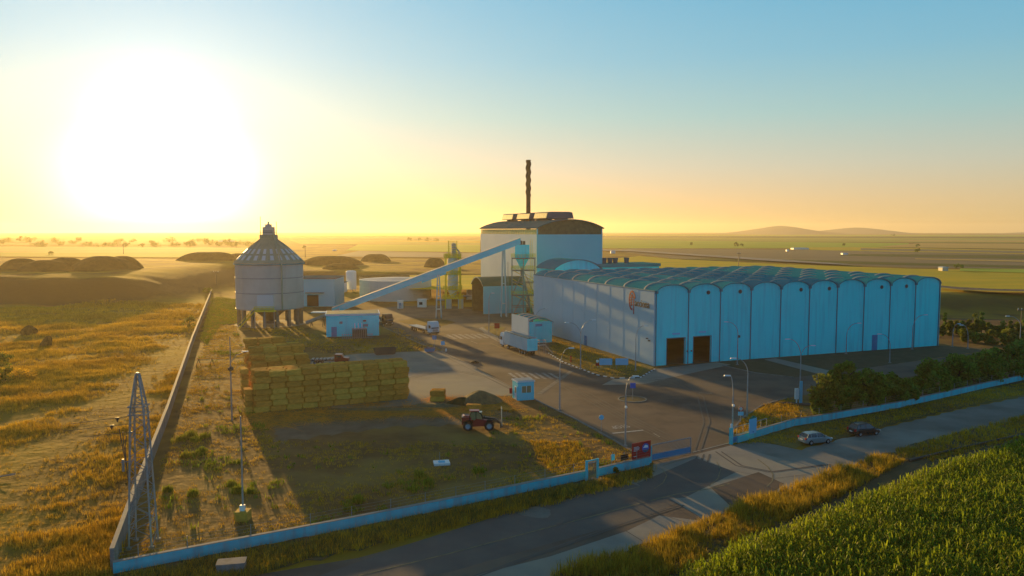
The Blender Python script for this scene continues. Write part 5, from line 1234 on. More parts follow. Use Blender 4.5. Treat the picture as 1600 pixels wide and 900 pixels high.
# tall mast by the bale stack and mast on yellow block
p = G(362.5, 657); H = hgt(362.5, 657, 526)
t = thing('light_mast', 'thin tall mast with dark ball shaped camera left of the bales', 'mast', p); mb = MB(); mb.tube([(0, 0, 0), (0, 0, H)], .12, 8, .06); mb.build('pole', M['steel'], t, smooth=True)
z1 = D(360, 576, p.y).z; mb = MB(); mb.lathe([(.01, z1-.45), (.4, z1-.2), (.42, z1+.15), (.01, z1+.4)], n=14); mb.build('dome_camera', M['darksteel'], t, smooth=True)
e = D(385, 549, p.y); mb = MB(); mb.tube([(.0, 0, z1+.9), (.9, 0, z1+2.0), (e.x-p.x, 0, e.z)], .05, 6); a_ = mb.build('arm', M['galv'], t); mb = MB(); mb.bbox(e.x-p.x-.2, 0, e.z, .9, .35, .12); mb.build('lamp_head', M['bright'], t)
p = G(380, 812); H = hgt(380, 812, 650)
t = thing('light_mast', 'grey mast standing on a yellow concrete block near the low wall', 'mast', p); mb = MB(); mb.tube([(0, 0, 1.0), (0, 0, H)], .10, 8, .06); mb.build('pole', M['galv'], t, smooth=True)
mb = MB(); mb.box(-.62, .62, -.62, .62, 0, .95); mb.build('base_block', M['blockpaint'], t); mb = MB(); mb.box(-.22, .22, -.3, .1, .953, 1.5); mb.build('control_box', M['bright'], t)
# wooden-looking line pole and far poles on the plain
for px, pyb, pyt, lab, z in ((1154, 419, 395, 'dark line pole rising above the warehouse roof from the fields', 5), (338, 451, 424, 'thin pole at the far end of the block wall', 1), (477, 402, 384, 'thin line pole on the plain right of the silo', 5), (193, 398, 382, 'hazy line pole on the plain above the dark heaps', 5), (1595.5, 505, 482, 'pole with small box near the right edge', 2)):
    p = G(px, pyb, z); H = hgt(px, pyb, pyt, z); t = thing('line_pole', lab, 'utility pole', p); w = .28 if p.y > 300 else .12
    mb = MB(); mb.tube([(0, 0, -1), (0, 0, H)], w, 6, w*.7); mb.build('pole', M['darksteel'], t); mb = MB(); mb.bbox(0, 0, H-.4, 2.4, .25, .3); mb.build('crossarm', M['darksteel'], t)
    for k in (-1, 0, 1):
        mb = MB(); mb.lathe([(.01, 0), (.1, 0), (.1, .35), (.01, .4)], n=8); mb.v = [(a+k, b, c_+H-.25) for a, b, c_ in mb.v]; mb.build('insulator', M['white'], t)

# ---------------------------------------------------------------- lattice pylon
p = G(217, 857); H = hgt(217, 857, 587); T = thing('lattice_pylon', 'grey steel lattice pylon beside the block wall in the near left', 'pylon', (p.x, p.y+.9, 0), R(8))
def pw(z):
    f = z/H; return .95*(1-f)+.45*f if f < .79 else (.56-(f-.79)/.21*.44)
mb = MB(); LVZ = list(np.linspace(0, H*.79, 13))+[H*.84, H*.89, H*.94, H]
for sx in (-1, 1):
    for sy in (-1, 1):
        for a, b in zip(LVZ, LVZ[1:]): mb.tube([(sx*pw(a), sy*pw(a), a), (sx*pw(b), sy*pw(b), b)], .085, 4, cap=False)
mb.build('corner_legs', M['galv'], T)
mb = MB()
for i_, (a, b) in enumerate(zip(LVZ, LVZ[1:])):
    for sx, sy, tx, ty in ((-1,-1,1,-1), (1,-1,1,1), (1,1,-1,1), (-1,1,-1,-1)):
        if i_ % 2: sx, sy, tx, ty = tx, ty, sx, sy
        mb.tube([(sx*pw(a), sy*pw(a), a+.05), (tx*pw(b), ty*pw(b), b)], .04, 3, cap=False)
    mb.tube([(-pw(b), -pw(b), b), (pw(b), -pw(b), b), (pw(b), pw(b), b), (-pw(b), pw(b), b), (-pw(b), -pw(b), b)], .022, 3, cap=False)
mb.build('lattice_bracing', M['steel'], T)
zA_ = H*.77
mb = MB()
for z in (zA_, zA_+.7): mb.tube([(-.75, -.6, z), (.75, -.6, z), (.75, .6, z), (-.75, .6, z), (-.75, -.6, z)], .05, 4)
mb.tube([(0, 0, H-.05), (0, 0, H+.12)], .16, 4); mb.build('head_collar', M['galv'], T)
for k, (dy, z, L_) in enumerate(((-.9, zA_-.1, 1.6), (0, zA_-.9, 2.3), (.9, zA_-1.7, 1.0))):
    mb = MB(); mb.tube([(-.5, dy*.5, z), (-L_-3.6, dy-.8, z-.25)], .02, 4); mb.build('line_wire', M['darksteel'], T)
    mb = MB(); mb.lathe([(.02, -.35), (.14, -.1), (.2, .05), (.02, .08)], n=8); mb.v = [(a-L_, b+dy*.7, c_+z-.12) for a, b, c_ in mb.v]; mb.build('insulator', M['darksteel'], T)
for k in range(3):
    y = -.3+.3*k; mb = MB(); mb.tube([(-1.6+.2*k, y, zA_-1.2-.4*k), (-1.35, y, zA_-3), (-1.1-.1*k, y, zA_-4.6), (-.9, -.5, zA_-6.2), (-.85, -.6, 4.0), (-.95, -.8, .3)], .04, 5); mb.build('down_cable', M['darksteel'], T)
mb = MB(); mb.tube([(-.6, -.5, zA_-4.1), (-1.5, -.5, zA_-4.2)], .05, 4); mb.tube([(-1.3, -.5, zA_-5.0), (-1.3, -.5, zA_-3.9)], .11, 6); mb.build('cable_bracket', M['steel'], T)
for sx in (-1, 1):
    for sy in (-1, 1): mb = MB(); mb.bbox(sx*.95, sy*.95, .06, .4, .4, .2); mb.build('footing', M['coping'], T)

# ---------------------------------------------------------------- gates
g0, g1 = G(1018, 722), G(1079, 709.5); gd = (g1-g0).normalized(); ga = math.atan2(gd.y, gd.x); gl = (g1-g0).length
T = thing('sliding_gate', 'half open sliding gate of vertical bars with blue bottom panel', 'gate', g0, ga)
hG = 2.1
mb = MB(); mb.tube([(0, 0, hG), (gl, 0, hG)], .07, 5); mb.tube([(0, 0, .2), (gl, 0, .2)], .08, 5); mb.tube([(gl, 0, .1), (gl, 0, hG)], .07, 5); mb.tube([(0, 0, .1), (0, 0, hG)], .07, 5); mb.tube([(0, 0, .95), (gl, 0, .95)], .04, 5); mb.build('gate_frame', M['galv'], T)
mb = MB()
for k in range(int(gl/.16)): mb.bbox(.1+k*.16, 0, .95+(hG-.95)/2, .025, .025, hG-.95)
mb.build('gate_bars', M['steel'], T); mb = MB(); mb.box(.08, gl-.08, -.02, .02, .25, .92); mb.build('bottom_panel', M['gblue'], T)
mb = MB(); mb.box(-.9, -.2, -.25, .25, 0, 2.1); mb.build('gate_pillar', M['wallpaint'], T); mb = MB(); mb.lathe([(.01, 2.5), (.13, 2.45), (.13, 2.1), (.01, 2.1)], n=10); mb.v = [(a-.45, b, c_) for a, b, c_ in mb.v]; mb.build('warning_light', M['yellow'], T)
g0, g1 = G(1143, 694), G(1200, 677); gd = (g1-g0).normalized(); ga2 = math.atan2(gd.y, gd.x); gl2 = (g1-g0).length
T = thing('gate_guide', 'square gate pillar with fence frame at the right side of the entrance', 'gate', g0, ga2)
mb = MB(); mb.box(-.3, .05, -.2, .2, 0, 2.2); mb.build('gate_pillar', M['wallpaint'], T); mb = MB(); mb.lathe([(.01, 2.75), (.16, 2.7), (.16, 2.2), (.01, 2.2)], n=10); mb.v = [(a-.1, b, c_) for a, b, c_ in mb.v]; mb.build('warning_light', M['bright'], T)
mb = MB(); mb.tube([(.05, .25, 2.05), (gl2, .25, 2.05)], .05, 4); mb.tube([(.05, .25, 1.0), (gl2, .25, 1.0)], .04, 4)
for x in np.linspace(.1, gl2, 7): mb.tube([(x, .25, 0), (x, .25, 2.05)], .045, 4)
mb.build('frame', M['galv'], T)
mb = MB(); mb.box(.15, 1.3, -.05, .05, .1, .9); mb.build('lower_panel', M['gblue'], T)
p = G(925, 750); T = thing('pedestrian_gate', 'small steel pedestrian gate set in the low wall', 'gate', p, math.atan2((G(935,744)-G(918,748)).y, (G(935,744)-G(918,748)).x))
w_ = (G(935,744)-G(918,748)).length
mb = MB(); mb.box(-w_/2-.1, -w_/2+.12, -.12, .12, 0, 2.35); mb.box(w_/2-.12, w_/2+.1, -.12, .12, 0, 2.35); mb.box(-w_/2+.121, w_/2-.121, -.1, .1, 2.2, 2.32); mb.build('gate_frame', M['wallpaint'], T)
mb = MB(); mb.box(-w_/2+.15, w_/2-.15, -.04, .04, .1, .2); mb.box(-w_/2+.15, w_/2-.15, -.04, .04, 1.95, 2.05)
for k in range(9): mb.bbox(-w_/2+.2+k*(w_-.4)/8, 0, 1.07, .03, .03, 1.74)
mb.build('gate_leaf', M['galv'], T); mb = MB(); mb.box(-w_/2, w_/2+.3, -1.7, -.14, 0, .12); mb.build('step_slab', M['concrete'], T)

# ---------------------------------------------------------------- signs and boards
a, b = G(985, 731), G(1014, 724.5); d = (b-a); T = thing('sign_board', 'big red sign board with round photo on the short wall', 'sign', a, math.atan2(d.y, d.x)); w_ = d.length
mb = MB(); mb.box(0, w_, -.28, -.2, .97, 2.95); mb.build('board', M['redsign'], T)
mb = MB(); mb.lathe([(.01, 0), (.55, 0), (.55, .02), (.01, .02)], n=28); o = mb.build('round_picture', M['bluesign'], T); o.rotation_euler = (PI/2, 0, 0); o.location = (w_*.71, -.283, 2.15)
mb = MB(); mb.ext([(-.50, -.2), (.50, -.2), (.38, -.4), (.0, -.54), (-.38, -.4)], 0, .01); o = mb.build('picture_ground', M['roof_grey'], T); o.location = (w_*.71, -.318, 2.15); mb = MB(); mb.ext([(-.42, .05), (.4, .0), (.3, .3), (-.1, .38)], 0, .01); o = mb.build('picture_cloud', M['bright'], T); o.location = (w_*.71, -.318, 2.15)
mb = MB()
for k, (l_, z) in enumerate(((.75, 2.45), (.9, 2.3), (.85, 2.15), (.6, 2.0), (.5, 1.35))): mb.box(.25, .25+l_, -.29, -.283, z-.03, z+.03)
mb.build('text_lines', M['bright'], T)
for px, lab, m_, wb, z0_ in ((971-13, 'small light blue round plate on the fence beside the red board', M['skyblue'], .55, 1.0), (976, 'small dark plate on the fence touching the red board', M['void'], 1.15, 1.0)):
    p = G(px, 733); T = thing('sign_plate', lab, 'sign', p, math.atan2(d.y, d.x)); mb = MB(); mb.box(-wb/2, wb/2, .05, .09, z0_+.05, z0_+.75); mb.build('plate', m_, T); mb = MB(); mb.tube([(0, .12, .9), (0, .12, 2.0)], .04, 5); mb.build('post', M['galv'], T)
p = G(1172.5, 687); T = thing('notice_sign', 'tall light blue notice board with green top by the right gate', 'sign', p, ga2); mb = MB(); mb.box(-.85, .85, -.35, -.29, .9, 2.95); mb.build('board', M['skyblue'], T); mb = MB(); mb.ext([(-.7, 2.953), (.75, 2.953), (.6, 3.2), (.1, 3.33), (-.5, 3.2)], -.35, -.29); mb.build('green_top', M['green'], T); mb = MB(); mb.bbox(.05, -.365, 1.15, .16, .02, .16); mb.build('small_emblem', M['bluesign'], T)
mb = MB(); mb.tube([(-.6, -.25, .8), (-.6, -.25, 2.8)], .04, 5); mb.tube([(.6, -.25, .8), (.6, -.25, 2.8)], .04, 5); mb.build('posts', M['galv'], T)
for px, lab in ((946.5, 'left of two light blue boards on posts before the side wall'), (971.5, 'right of two light blue boards on posts before the side wall')):
    p = G(px, 576); T = thing('notice_sign', lab, 'sign', p, 0.02); mb = MB(); mb.box(-1.3, 1.3, -.03, .03, .75, 2.1); mb.build('board', M['skyblue'], T); mb = MB(); mb.tube([(-1, .06, 0), (-1, .06, 2.0)], .04, 5); mb.tube([(1, .06, 0), (1, .06, 2)], .04, 5); mb.build('posts', M['galv'], T)
def round_sign(px, pyb, pyt, label, m_, r_=.36, sub=None, sq=False):
    p = G(px, pyb); H = hgt(px, pyb, pyt); T = thing('road_sign', label, 'road sign', p); mb = MB(); mb.tube([(0, 0, 0), (0, 0, H)], .04, 6); mb.build('post', M['galv'], T)
    if sq: mb = MB(); mb.box(-r_, r_, -.08, -.04, H-2*r_, H); mb.build('sign_face', m_, T)
    else: mb = MB(); mb.lathe([(.01, 0), (r_, 0), (r_, .04), (.01, .04)], n=20); o = mb.build('sign_face', m_, T); o.rotation_euler = (PI/2, 0, 0); o.location = (0, -.04, H-r_)
    if sub: mb = MB(); mb.box(-.4, .4, -.08, -.04, H-2*r_-.65, H-2*r_-.1); mb.build('sub_plate', sub, T)
    return T
t = round_sign(939.5, 674, 648, 'round blue road sign at the left road edge before the gate', M['skyblue'])
t = round_sign(1157, 660, 635, 'round speed sign with small blue plate below by the right kerb', M['white'], .34, M['skyblue'])
mb = MB(); mb.lathe([(.24, 0), (.34, 0), (.34, .01), (.24, .01)], n=20); o = mb.build('red_ring', M['redsign'], t); o.rotation_euler = (PI/2, 0, 0); o.location = (0, -.085, hgt(1157, 660, 635)-.34)
me = text_mesh('20', .34); me.materials.append(M['logodark']); o = bpy.data.objects.new('sign_number', me); COL.objects.link(o); o.parent = t; o.rotation_euler = (PI/2, 0, 0); o.location = (0, -.09, hgt(1157, 660, 635)-.34)
round_sign(776.5, 524, 505, 'red sign on a post in front of the straw lorry', M['redsign'], .7, sq=True)
round_sign(933.5, 575, 562, 'small striped post sign left of the light blue boards', M['white'], .3, M['logored'])
round_sign(679, 548, 524, 'blue square sign on the grass before the white lorry cab', M['gblue'], .5, sq=True)
round_sign(692, 549, 533, 'narrow blue marker post beside the blue square sign', M['skyblue'], .45, sq=True)
round_sign(988.5, 625, 598, 'blue square crossing sign standing on the round traffic island', M['bluesign'], .45, sq=True)
p = G(892, 566); T = thing('hydrant', 'red hydrant post on the grass before the side wall', 'hydrant', p); mb = MB(); mb.lathe([(.14, 0), (.14, 1.1), (.2, 1.15), (.2, 1.3), (.01, 1.45)], n=12); mb.tube([(-.3, 0, .9), (.3, 0, .9)], .08, 8); mb.build('hydrant_body', M['redsign'], T)
p = G(916.5, 541); T = thing('wall_door_panel', 'blue grey door low in the side wall of the warehouse', 'door', C0+V*on_u(917, C0, V)-U*.41, RZ); mb = MB(); mb.box(-.03, .03, -.7, .7, 0, 2.4); mb.build('door_leaf', M['gblue'], T); mb = MB(); mb.bbox(-.05, .5, 1.1, .06, .12, .06); mb.build('handle', M['galv'], T)
p = G(1251, 632); T = thing('totem_sign', 'tall narrow light blue totem post with white box beside it', 'sign', p); mb = MB(); mb.box(-.2, .2, -.12, .12, 0, hgt(1251, 632, 607)+1.2); mb.build('totem', M['skyblue'], T); mb = MB(); mb.box(-.95, -.4, -.25, .25, .9, 2.6); mb.box(-.75, -.6, -.1, .1, 0, .895); mb.build('meter_box', M['white'], T)

# ---------------------------------------------------------------- office booth
p0 = G(809, 626.5); p1 = G(834.5, 624.5); d = p1-p0; T = thing('office_booth', 'small light blue portable booth at the corner of the yard', 'booth', p0, math.atan2(d.y, d.x)); w_ = d.length; hb = 3.05
mb = MB()
def wallpan(y, z0, z1, x0, x1): pass
mb.box(0, .08, 0, 2.6, 0, hb); mb.box(w_-.08, w_, 0, 2.6, 0, hb); mb.box(.081, w_-.081, 2.52, 2.6, 0, hb); mb.box(.081, w_-.081, 0, .08, 0, 1.25); mb.box(.081, w_-.081, 0, .08, 2.4, hb); mb.box(.081, .7, 0, .08, 1.251, 2.399); mb.box(w_-.5, w_-.081, 0, .08, 1.251, 2.399)
mb.build('booth_wall', M['convey'], T)
mb = MB(); mb.box(-.12, w_+.12, -.12, 2.72, hb+.003, hb+.2); mb.build('roof_edge', M['white'], T); mb = MB(); mb.box(0, w_, 0, 2.6, hb+.203, hb+.24); mb.build('roof_sheet', M['steel'], T)
for k in range(2):
    x = .7+k*(w_-1.2)/2; mb = MB(); mb.box(x+.05, x+(w_-1.2)/2-.05, .03, .06, 1.3, 2.35); f_ = mb.build('window', M['litglass'], T)
    mb = MB(); mb.box(x, x+.05, -.02, .1, 1.26, 2.39); mb.box(x+(w_-1.2)/2-.05, x+(w_-1.2)/2-.002, -.02, .1, 1.26, 2.39); mb.build('window_frame', M['white'], f_)
mb = MB(); mb.box(-.05, -.003, .5, 1.4, .1, 2.3); mb.build('door', M['white'], T); mb = MB(); mb.box(-.08, -.052, .65, 1.25, 1.2, 2.1); mb.build('door_glass', M['litglass'], T)

# ---------------------------------------------------------------- vehicles
def wheel(t, x, y, r_, w, rim=None, name='wheel', rimf=.58):
    mb = MB(); mb.lathe([(r_*.5, -w/2), (r_*.92, -w/2), (r_, -w*.35), (r_, w*.35), (r_*.92, w/2), (r_*.5, w/2)], n=24); o = mb.build(name, M['rubber'], t, smooth=True); o.rotation_euler = (PI/2, 0, 0); o.location = (x, y, r_)
    mb = MB(); mb.lathe([(.01, -w*.30), (r_*rimf*.5, -w*.34), (r_*rimf, -w*.52), (r_*rimf, w*.52), (r_*rimf*.5, w*.34), (.01, w*.30)], n=20); q = mb.build('rim', rim or M['steel'], o); return o
def car(p, rz, label, paint, tall=0.0):
    t = thing('parked_car', label, 'car', p, rz, 'cars parked on the gravel road')
    L2, Wd = 2.15, .88; bm = bmesh.new()
    xs = [-2.15, -2.1, -1.75, -1.0, -.2, .7, 1.35, 1.9, 2.12]; belt = [.62, .95, 1.0, .98, .95, .93, .86, .74, .55]; low = [.35, .28, .24, .22, .22, .22, .22, .26, .35]
    wd = [.72, .80, .86, .88, .88, .88, .86, .80, .66]; rings = []
    for x, b_, l_, w in zip(xs, belt, low, wd):
        pr = [(-w*.92, l_), (-w, l_+.18), (-w, b_-.12), (-w*.9, b_), (w*.9, b_), (w, b_-.12), (w, l_+.18), (w*.92, l_)]; rings.append([bm.verts.new((x, y, z+(tall*.3 if z > .5 else 0))) for y, z in pr])
    for a, b in zip(rings, rings[1:]):
        for k in range(8): bm.faces.new((a[k], a[(k+1) % 8], b[(k+1) % 8], b[k]))
    bm.faces.new(rings[0]); bm.faces.new(rings[-1][::-1]); bmesh.ops.recalc_face_normals(bm, faces=bm.faces)
    me = bpy.data.meshes.new('body'); bm.to_mesh(me); bm.free(); me.materials.append(paint); me.polygons.foreach_set('use_smooth', [True]*len(me.polygons))
    try: me.set_sharp_from_angle(angle=R(35))
    except Exception: pass
    o = bpy.data.objects.new('body', me); COL.objects.link(o); o.parent = t
    h0, h1 = .95+tall*.3, 1.45+tall
    gx = [(-1.95, h0), (-1.55, h1-.06), (-1.0, h1), (.0, h1), (.45, h1-.07), (1.2, h0-.05)]; mb = MB(); n = len(gx); vs = []
    for s_ in (-1, 1):
        for x, z in gx: w = .80 if z < h0+.1 else .62; vs.append((x, s_*w, z))
    mb.add(vs, [tuple(range(n)), tuple(range(2*n-1, n-1, -1))]+[(k, k+n, k+1+n, k+1) for k in range(n-1)]); mb.build('windows', M['glass'], t)
    mb = MB(); vs = []
    for x, z, w in ((-1.62, h1-.06, .64), (-1.0, h1+.01, .64), (0, h1+.01, .63), (.47, h1-.06, .62)): vs += [(x, -w, z-.03), (x, -w*.9, z+.035), (x, w*.9, z+.035), (x, w, z-.03)]
    mb.add(vs, [(k*4+e, k*4+e+1, k*4+e+5, k*4+e+4) for k in range(3) for e in range(3)]+[(0,1,2,3),(15,14,13,12)]); mb.build('roof', paint, t)
    mb = MB()
    for s_ in (-1, 1):
        for a, b in (((-1.95, h0, .81), (-1.58, h1-.05, .63)), ((-.35, h0, .82), (-.35, h1, .64)), ((.45, h1-.07, .63), (1.2, h0-.05, .81)), ((-1.2, h0, .82), (-1.25, h1, .64))): mb.tube([(a[0], s_*a[2], a[1]), (b[0], s_*b[2], b[1])], .035, 4)
    mb.build('pillars', paint, t)
    for s_ in (-1, 1):
        for x in (-1.32, 1.30): wheel(t, x, s_*.80, .33, .22, M['galv'])
        mb = MB(); mb.box(-2.16, -1.98, s_*.72-.12, s_*.72+.12, .74, .98+tall*.3); mb.build('tail_light', M['redsign'], t)
        mb = MB(); mb.box(1.98, 2.10, s_*.60-.15, s_*.60+.15, .58, .70); mb.build('headlight', M['bright'], t)
        mb = MB(); mb.bbox(.85, s_*.98, .98, .14, .2, .13); mb.build('mirror', paint, t)
    mb = MB(); mb.box(-2.20, -2.16, -.26, .26, .60, .72); mb.build('number_plate', M['bright'], t)
    mb = MB(); mb.box(-2.19, -2.0, -.75, .75, .34, .5); mb.build('bumper', M['rubber'] if tall else paint, t)
    return t
p = G(1277, 695); car((p.x+.1, p.y+.9, .02), R(17), 'silver grey hatchback parked on the gravel near the gate', M['silver'])
p = G(1355, 682); t = car((p.x, p.y+1.0, .02), R(17), 'black estate car parked behind the silver hatchback', M['blackcar'], .18)
mb = MB()
for s_ in (-.55, .55): mb.tube([(-1.3, s_, 1.66), (.2, s_, 1.66)], .03, 4)
mb.build('roof_rails', M['darksteel'], t)

def cab(t, x0, wdt, h, paint, flip=1):
    """forward is +x; x0 is the back of the cab"""
    w = wdt/2; mb = MB(); mb.ext([(x0, .7), (x0+2.15, .7), (x0+2.25, 1.5), (x0+2.1, 2.5), (x0+1.75, h-.25), (x0+1.3, h), (x0, h-.05)], -w, w); mb.build('cab', paint, t)
    mb = MB(); mb.add([(x0+2.262, -w+.15, 1.75), (x0+2.262, w-.15, 1.75), (x0+1.93, w-.2, 2.85), (x0+1.93, -w+.2, 2.85), (x0+2.22, -w+.15, 1.72), (x0+2.22, w-.15, 1.72), (x0+1.88, w-.2, 2.88), (x0+1.88, -w+.2, 2.88)], [(0,1,2,3), (0,4,5,1), (1,5,6,2), (2,6,7,3), (3,7,4,0)]); mb.build('windscreen', M['glass'], t)
    for s_ in (-1, 1):
        mb = MB(); mb.add([(x0+.7, s_*(w+.01), 1.8), (x0+1.95, s_*(w+.01), 1.8), (x0+1.75, s_*(w+.01), 2.6), (x0+.7, s_*(w+.01), 2.6)]+[(x0+.7, s_*(w-.01), 1.8), (x0+1.95, s_*(w-.01), 1.8), (x0+1.75, s_*(w-.01), 2.6), (x0+.7, s_*(w-.01), 2.6)], [(0,1,2,3), (4,5,6,7), (0,4,5,1), (1,5,6,2), (2,6,7,3), (3,7,4,0)]); mb.build('side_window', M['glass'], t)
        mb = MB(); mb.bbox(x0+2.2, s_*(w+.22), 2.2, .12, .22, .6); mb.build('mirror', M['darksteel'], t)
        mb = MB(); mb.bbox(x0+2.26, s_*(w-.3), .95, .08, .36, .2); mb.build('headlight', M['bright'], t)
    mb = MB(); mb.box(x0+2.16, x0+2.30, -w, w, .42, .85); mb.build('bumper', M['darksteel'], t); mb = MB()
    for k in range(3): mb.box(x0+2.27, x0+2.30, -w+.5, w-.5, 1.05+k*.2, 1.15+k*.2)
    mb.build('grille', M['darksteel'], t)
def lorry(p, rz, label, paint, kind, L_=13.5, name='flatbed_lorry'):
    """p is the cab front; the lorry runs back along -x"""
    t = thing(name, label, 'lorry', p, rz); cab(t, -2.3, 2.5, 3.6, paint)
    for x in (-1.4, -5.0):
        for s_ in (-1, 1): wheel(t, x, s_*1.05, .5, .32, M['galv'])
    mb = MB(); mb.box(-6.0, -2.3, -.45, .45, .75, .98); mb.build('chassis', M['darksteel'], t)
    e = -3.4-L_
    if kind == 'flat':
        mb = MB(); mb.box(e, -3.4, -1.25, 1.25, 1.2, 1.36); mb.build('flat_deck', M['tank'], t); mb = MB(); mb.box(e+.5, -4.0, -.5, .5, .85, 1.197); mb.build('trailer_frame', M['darksteel'], t); mb = MB(); mb.box(-3.55, -3.4, -1.2, 1.2, 1.363, 2.5); mb.build('headboard', M['steel'], t)
    else:
        mb = MB()
        for s_ in (-1, 1):
            mb.box(e, -2.9, min(s_*1.2, s_*1.27), max(s_*1.2, s_*1.27), 1.15, 3.95)
            for k in range(1, 4): x = e+(L_+.5)*k/4; mb.box(x-.06, x+.06, min(s_*1.27, s_*1.33), max(s_*1.27, s_*1.33), 1.15, 3.95)
        mb.box(-2.97, -2.9, -1.2, 1.2, 1.15, 3.95); mb.box(e, -2.9, -1.2, 1.2, 1.1, 1.148); mb.build('box_body', M['tank'], t)
        mb = MB(); mb.box(e-.05, e+.02, -1.27, 1.27, 1.15, 3.9); mb.build('rear_doors', M['wall'], t)
        mb = MB(); mb.box(e+.05, -3.0, -1.19, 1.19, 3.1, 3.5); mb.build('load', M['heap'], t)
        mb = MB(); mb.tube([(e+.1, .9, 4.1), (-3.0, .9, 4.1)], .15, 8); mb.build('rolled_tarpaulin', M['rib'], t)
        mb = MB(); mb.box(e+.3, -3.2, -.5, .5, .8, 1.097); mb.build('trailer_frame', M['darksteel'], t)
    for k in range(3):
        for s_ in (-1, 1): wheel(t, e+1.6+k*1.35, s_*1.05, .5, .32, M['galv'])
    return t
a = G(686, 524.5); b = G(622, 508); dr = (a-b).normalized(); lorry(a+Vector((-1.1, 1.1, 0)), math.atan2(dr.y, dr.x), 'white cab lorry with empty flat trailer on the road', M['white'], 'flat', 11.0)
a = G(611, 511); b = G(575, 496); dr = (a-b).normalized(); lorry(a+Vector((-.6, 1.2, 0)), math.atan2(dr.y, dr.x)*.0+R(-52), 'dark cab lorry waiting behind the transformer building', M['blackcar'], 'flat', 9.5)
a = G(783, 544); b = G(838, 559); dr = (a-b).normalized(); rz_ = math.atan2(dr.y, dr.x); b1 = G(823.5, 556.5); a1_ = G(781.5, 541.5); dr = (a1_-b1).normalized(); rz_ = math.atan2(dr.y, dr.x); nn_ = Vector((-dr.y, dr.x, 0))
lo = lorry(a1_-nn_*1.25+dr*.3, rz_, 'cream sided open top straw lorry parked beside the small shelter', M['bright'], 'box', (a1_-b1).length-3.0, 'straw_lorry')
p = G(843, 556); t = thing('weigh_stand', 'small steel stair stand behind the straw lorry', 'stair', (p.x, p.y+1, 0), RZ); mb = MB()
for x in (0, 1.6):
    for y in (0, 1.2): mb.tube([(x, y, 0), (x, y, 3.3)], .05, 4)
for z in (2.2, 2.75, 3.3): mb.tube([(0, 0, z), (1.6, 0, z), (1.6, 1.2, z), (0, 1.2, z), (0, 0, z)], .04, 4)
mb.build('frame', M['galv'], t); mb = MB(); mb.box(0, 1.6, 0, 1.2, 2.1, 2.18); mb.build('deck', M['steel'], t); mb = MB()
for k in range(8): mb.box(1.65+k*.25, 1.88+k*.25, .1, 1.1, 2.0-k*.26, 2.04-k*.26)
mb.build('steps', M['steel'], t)
# low dark and red pickup half hidden behind the bales
p = G(524, 570); t = thing('flatbed_pickup', 'red and dark low loader half hidden behind the front bale stack', 'vehicle', (p.x, p.y+1.0, 0), R(4))
mb = MB(); mb.box(-5.2, -.3, -1.1, 1.1, .8, 1.0); mb.build('bed', M['darksteel'], t); mb = MB()
for k in range(6): mb.box(-5+k*.8, -4.6+k*.8, -.9, .9, 1.003, 1.25)
mb.build('bed_load', M['steel'], t); mb = MB(); mb.ext([(-.25, .6), (2.6, .6), (2.6, 1.35), (1.6, 1.5), (1.2, 2.1), (-.2, 2.15)], -1.0, 1.0); mb.build('cab', M['red'], t)
mb = MB(); mb.box(0, 1.1, -1.02, 1.02, 1.5, 1.98); mb.build('side_window', M['glass'], t)
for x in (-4.2, -3.2, 1.7):
    for s_ in (-1, 1): wheel(t, x, s_*.9, .42, .28, M['galv'])
# red telescopic loader
p = G(746, 673.5); T = thing('telescopic_loader', 'red telescopic loader with black cab frame and tall bale grab in front', 'loader', (p.x+.1, p.y+1.1, 0), R(3))
k_ = 1.0
mb = MB(); mb.ext([(-2.35, .75), (-2.35, 1.9), (-1.9, 2.1), (-.9, 2.0), (.1, 1.45), (1.7, 1.35), (2.0, 1.1), (1.9, .75), (1.1, .6), (-1.2, .6)], -.62, .62); mb.ext([(-.75, .62), (-.75, 1.35), (-.3, 1.75), (1.15, 1.5), (1.15, .7)], -1.08, -.625); mb.ext([(-2.3, 1.35), (-2.3, 1.95), (-1.0, 1.95), (-1.0, 1.5)], -1.05, -.625); mb.ext([(-2.3, 1.35), (-2.3, 1.95), (-1.0, 1.95), (-1.0, 1.5)], .625, 1.05); mb.build('body', M['red'], T)
for x, y in ((-1.5, -1), (-1.5, 1), (1.5, -1), (1.5, 1)): wheel(T, x, y*.98, .68, .46, M['rim'], rimf=.60)
mb = MB(); mb.box(-1.2, .5, -1.0, -.05, 1.55, 2.62); mb.build('cab_glass', M['litglass'], T)
mb = MB()
for y in (-1.03, -.02): mb.tube([(-1.25, y, 1.45), (-1.2, y, 2.35), (-.9, y, 2.72), (-.1, y, 2.75), (.35, y, 2.4), (.65, y, 1.6)], .07, 6)
for x, z in ((-1.2, 2.35), (.35, 2.4)): mb.tube([(x, -1.03, z), (x, -.02, z)], .06, 6)
mb.tube([(-.35, -1.03, 1.5), (-.35, -1.03, 2.72)], .05, 5); mb.build('cab_frame', M['rubber'], T)
mb = MB(); mb.box(-1.25, .1, -1.08, .0, 2.74, 2.86); mb.build('cab_roof', M['red'], T)
mb = MB()
for x in (-1.5, 1.5):
    for s_ in (-1, 1):
        pts = [(x+.82*math.cos(a), 0, .68+.82*math.sin(a)) for a in np.linspace(.15, PI-.15, 8)]; y0, y1 = sorted((s_*.7, s_*1.2)); o_ = len(mb.v)
        vs = [(a, y0, c_) for a, _, c_ in pts]+[(a, y1, c_) for a, _, c_ in pts]+[(a, y0, c_+.04) for a, _, c_ in pts]+[(a, y1, c_+.04) for a, _, c_ in pts]
        mb.add(vs, [(q, q+1, q+9, q+8) for q in range(7)]+[(q+16, q+24, q+25, q+17) for q in range(7)])
mb.build('mudguards', M['rubber'], T)
